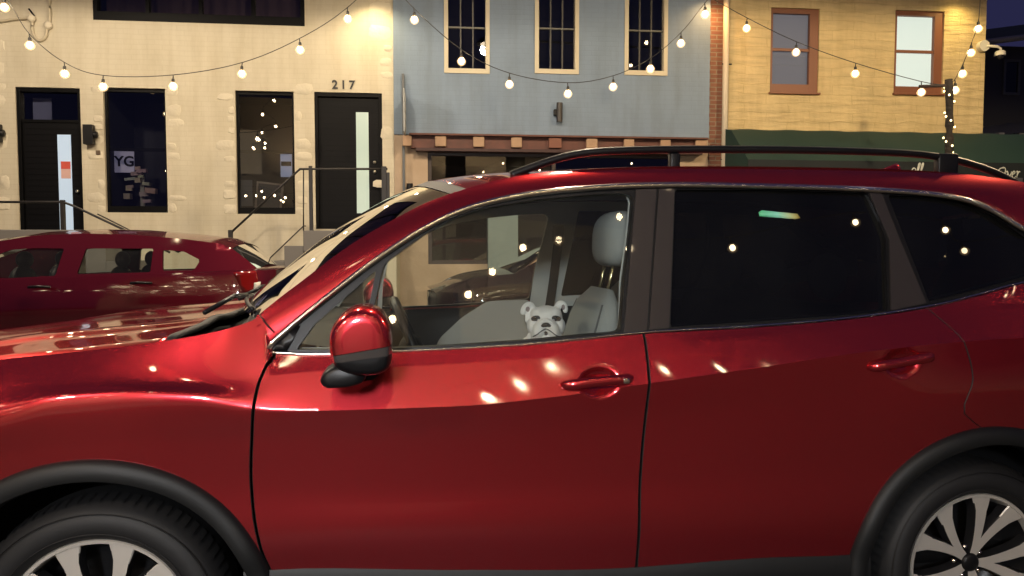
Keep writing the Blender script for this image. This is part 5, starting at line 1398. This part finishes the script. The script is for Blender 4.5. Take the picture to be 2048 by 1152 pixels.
# ================================================================== white bulldog
def remeshed(name, balls, vox, smooth_it, m, parent, base):
    bm = NB()
    for c, r, rot in balls:
        rr_ = r if isinstance(r, tuple) else (r, r, r); ball(bm, c, *rr_, 20, 14, rot)
    me = bpy.data.meshes.new('tmp'); bm.to_mesh(me); bm.free(); ob = bpy.data.objects.new('tmp', me); COL.objects.link(ob)
    md = ob.modifiers.new('r', 'REMESH'); md.mode = 'VOXEL'; md.voxel_size = vox; md.use_smooth_shade = True
    ms = ob.modifiers.new('s', 'SMOOTH'); ms.iterations = smooth_it; ms.factor = .6
    dg = bpy.context.evaluated_depsgraph_get(); dg.update(); me2 = bpy.data.meshes.new_from_object(ob.evaluated_get(dg)); bpy.data.objects.remove(ob)
    bm = NB(); bm.from_mesh(me2); return finish(name, bm, m, parent)
FUR = mat('white short fur', (.82, .81, .80), .85, bump=(160, .4, .003), noise=(9, .5, .8, (.70, .66, .60)))
FUR.node_tree.nodes['Principled BSDF'].inputs['Sheen Weight'].default_value = .3
HX, HZ = CF.loc(1092, 636, 1.15)
# the head is made in its own axes (x = its left-right as seen, y = away from the viewer) and turned to the camera
DogO = CF.w((HX, 1.15, HZ)); DGA = CF.a+R(-4)
dog = bpy.data.objects.new('dog', None); COL.objects.link(dog); dog['label'] = 'white bulldog with rose ears sitting in the red SUV and looking out'; dog['category'] = 'dog'
dog.location = (DogO.x, DogO.y, DogO.z-.42); dog.rotation_euler = (0, 0, math.atan2(-DogO.x, DogO.y)); dog['bx'], dog['by'], dog['bz'] = 0, 0, -.42
Ry = lambda a: Matrix.Rotation(a, 4, 'Y'); Rx = lambda a: Matrix.Rotation(a, 4, 'X')
B = [((0, .02, .0), (.076, .075, .056), None), ((0, .04, -.02), (.080, .075, .065), None), ((-.035, .0, .018), (.036, .04, .034), None), ((.035, .0, .018), (.036, .04, .034), None),
     ((-.056, -.008, -.035), (.032, .045, .040), None), ((.056, -.008, -.035), (.032, .045, .040), None),
     ((0, -.048, -.020), (.030, .036, .022), None), ((0, -.070, -.004), (.022, .014, .010), None),
     ((-.024, -.066, -.010), (.018, .012, .009), Ry(.6)), ((.024, -.066, -.010), (.018, .012, .009), Ry(-.6)),
     ((-.030, -.062, -.046), (.030, .032, .040), Ry(.30)), ((.030, -.062, -.046), (.030, .032, .040), Ry(-.30)),
     ((-.050, -.035, -.068), (.020, .030, .034), None), ((.050, -.035, -.068), (.020, .030, .034), None),
     ((0, -.060, -.084), (.028, .022, .016), None), ((0, -.02, -.090), (.045, .05, .025), None),
     ((0, .06, -.12), (.095, .075, .09), None), ((0, .09, -.24), (.14, .11, .13), None), ((-.08, .05, -.20), (.06, .06, .11), None), ((.08, .05, -.20), (.06, .06, .11), None),
     ((0, .20, -.33), (.12, .16, .10), None), ((-.075, .02, -.33), (.035, .04, .11), None), ((.075, .02, -.33), (.035, .04, .11), None),
     ((-.078, -.02, -.405), (.036, .055, .022), None), ((.078, -.02, -.405), (.036, .055, .022), None), ((-.11, .22, -.37), (.05, .11, .06), None), ((.11, .22, -.37), (.05, .11, .06), None)]
# rope fold over the nose
B += [(p, (.0105, .011, .0105), None) for p in smoothpath([(-.046, -.060, -.058), (-.038, -.072, -.034), (-.020, -.082, -.012), (0, -.086, -.004), (.020, -.082, -.012), (.038, -.072, -.034), (.044, -.060, -.056)], 4)]
# rose ears: a thin flap rising from the skull, rolling outwards and folding down
def ear(path, r0, r1):
    P = smoothpath(path, 5); n = len(P)
    return [(p, (r0+(r1-r0)*k/(n-1), .0105, r0+(r1-r0)*k/(n-1)), None) for k, p in enumerate(P)]
B += ear([(-.060, .02, .040), (-.070, .016, .056), (-.084, .010, .058), (-.100, .004, .044), (-.106, -.002, .026)], .017, .012)
B += ear([(-.080, .012, .026), (-.084, .004, .004), (-.086, -.002, -.012)], .014, .010)
B += ear([(.052, .02, .044), (.060, .016, .062), (.074, .012, .064), (.086, .006, .050), (.088, .002, .034)], .017, .012)
body = remeshed('body', B, .0040, 2, FUR, dog, None)
from mathutils.bvhtree import BVHTree
_b = bmesh.new(); _b.from_mesh(body.data); bmesh.ops.translate(_b, verts=_b.verts, vec=(0, 0, -.42)); BV = BVHTree.FromBMesh(_b)
def fy(x, z):
    h = BV.ray_cast(Vector((x, -.5, z)), Vector((0, 1, 0))); return h[0].y if h[0] else 0
NOSE = mat('black nose', (.008, .008, .010), .4); EYEM = mat('dark eye', (.008, .006, .005), .08); PINK = mat('inner ear', (.30, .24, .24), .7)
GREYF = mat('grey muzzle fur', (.045, .047, .055), .8)
def patch(name, pts, m, th=.0025, parent=None):
    """thin coloured patch lying on the fur: closed outline (x, z)"""
    bm = NB(); n = len(pts); cx, cz = sum(p[0] for p in pts)/n, sum(p[1] for p in pts)/n; rings = []
    for s, o in ((1, .001), (.85, -th), (.5, -th*1.3)): rings.append([bm.verts.new((cx+(p[0]-cx)*s, fy(cx+(p[0]-cx)*s, cz+(p[1]-cz)*s)+o, cz+(p[1]-cz)*s)) for p in pts])
    for a, b in zip(rings, rings[1:]):
        for k in range(n): bm.faces.new((a[k], a[(k+1) % n], b[(k+1) % n], b[k]))
    c = bm.verts.new((cx, fy(cx, cz)-th*1.4, cz))
    for k in range(n): bm.faces.new((rings[-1][k], rings[-1][(k+1) % n], c))
    bmesh.ops.recalc_face_normals(bm, faces=bm.faces); return finish(name, bm, m, parent or dog)
bm = NB(); y = fy(0, -.024); ball(bm, (0, y-.003, -.021), .020, .010, .011, 18, 10); ball(bm, (-.016, y-.000, -.027), .013, .008, .008, 12, 8, Ry(-.3)); ball(bm, (.016, y-.000, -.027), .013, .008, .008, 12, 8, Ry(.3))
finish('nose', bm, NOSE, dog)
for s_ in (-1, 1):
    ex, ez = s_*.047, .002
    patch('eye_patch', [(ex+.020*math.cos(a)*(1.1), ez+.013*math.sin(a)-s_*.004*math.cos(a)) for a in np.linspace(0, 2*math.pi, 17)[:-1]], GREYF)
    bm = NB(); ball(bm, (ex, fy(ex, ez)-.001, ez), .0085, .006, .0075, 14, 10); finish('eye', bm, EYEM, dog)
patch('inner_ear', [(-.083+.010*math.cos(a), .040+.013*math.sin(a)) for a in np.linspace(0, 2*math.pi, 13)[:-1]], PINK)
patch('inner_ear', [(.078+.008*math.cos(a), .050+.013*math.sin(a)) for a in np.linspace(0, 2*math.pi, 13)[:-1]], PINK)
# mouth line and lip folds
bm = NB(); P = [(x, fy(x, z)-.001, z) for x, z in smoothpath([(-.058, -.078), (-.040, -.066), (-.020, -.050), (0, -.042), (.020, -.050), (.040, -.066), (.058, -.078)], 4)]
tube(bm, P, .0024, 6); finish('mouth', bm, GREYF, dog)
patch('lip_shadow_mark', [(.0+.009*math.cos(a), -.062+.010*math.sin(a)) for a in np.linspace(0, 2*math.pi, 13)[:-1]], GREYF).name = 'painted_lip_shadow'  # dark patch paints the shade below the lips
# ================================================================== the other side of the street (reflected in the paint)
op = thing('brick_building', 'plain shop building on the near side of the street behind the viewer', 'building', (-3, -6, .14), WF)
bm = NB(); 
def wallY(bm, x0, x1, z0, z1, holes, y):
    us = sorted({x0, x1, *[h[0] for h in holes], *[h[1] for h in holes]}); zz = sorted({z0, z1, *[h[2] for h in holes], *[h[3] for h in holes]})
    for i in range(len(us)-1):
        for j in range(len(zz)-1):
            c = ((us[i]+us[i+1])/2, (zz[j]+zz[j+1])/2)
            if any(h[0] < c[0] < h[1] and h[2] < c[1] < h[3] for h in holes): continue
            box(bm, us[i], us[i+1], y-.25, y, zz[j], zz[j+1])
hol = [(-7.2, -5.2, .9, 2.8), (-4.4, -2.2, .9, 2.8), (-1.4, -.4, .14, 2.5), (-6.8, -5.8, 4.2, 5.8), (-3.9, -3.2, 4.2, 5.6), (-1.4, -.7, 4.2, 5.6), (1.4, 3.6, .9, 2.8), (1.0, 1.8, 4.2, 5.6), (3.4, 4.2, 4.2, 5.6)]
wallY(bm, -8, 5.2, .14, 7, hol, -5.2); finish('wall', bm, mat('pale render', (.45, .40, .32), .8, bump=(20, .4, .01)), op, False)
for i, h in enumerate(hol):
    bm = NB(); box(bm, h[0], h[1], -5.38, -5.33, h[2], h[3]); lit = i in (1, 3)
    finish('window', bm, mat('lit window', (.3, .25, .2), .2, emit=(1, .75, .45), es=.45) if lit else mat('dark window', (.01, .01, .012), .1), op, False)

def added_washer(x, power):  # added lamps that brighten the wall mirrored in the SUV's shoulder
    t = thing('wall_lamp', 'added unseen lamp washing the upper wall of the shop building behind the viewer', 'wall lamp', (x, -5.2, 3.1), WF, group='added wall washers behind the viewer')
    bm = NB(); tube(bm, [(x, -5.2, 3.1), (x, -4.8, 3.0), (x, -4.5, 3.1)], .025, 8); tube(bm, [(x, -4.5, 3.1), (x, -4.53, 3.2)], [.05, .09], 12, cap=False); finish('lamp_body', bm, IRON, t)
    bm = NB(); ball(bm, (x, -4.52, 3.17), .05, .05, .04); finish('lamp_bulb', bm, BULB, t)
    l = bpy.data.lights.new('lamp_light', 'SPOT'); l.energy = power; l.color = (1, .72, .42); l.spot_size = R(130); l.spot_blend = .8; l.shadow_soft_size = .06
    o = bpy.data.objects.new('lamp_light', l); COL.objects.link(o); o.parent = t; o.location = (0, .72, .16); o.rotation_euler = (R(180-25), 0, 0)
for x in (-4.6, -2.6, -.6, 1.2, 2.8): added_washer(x, 900)
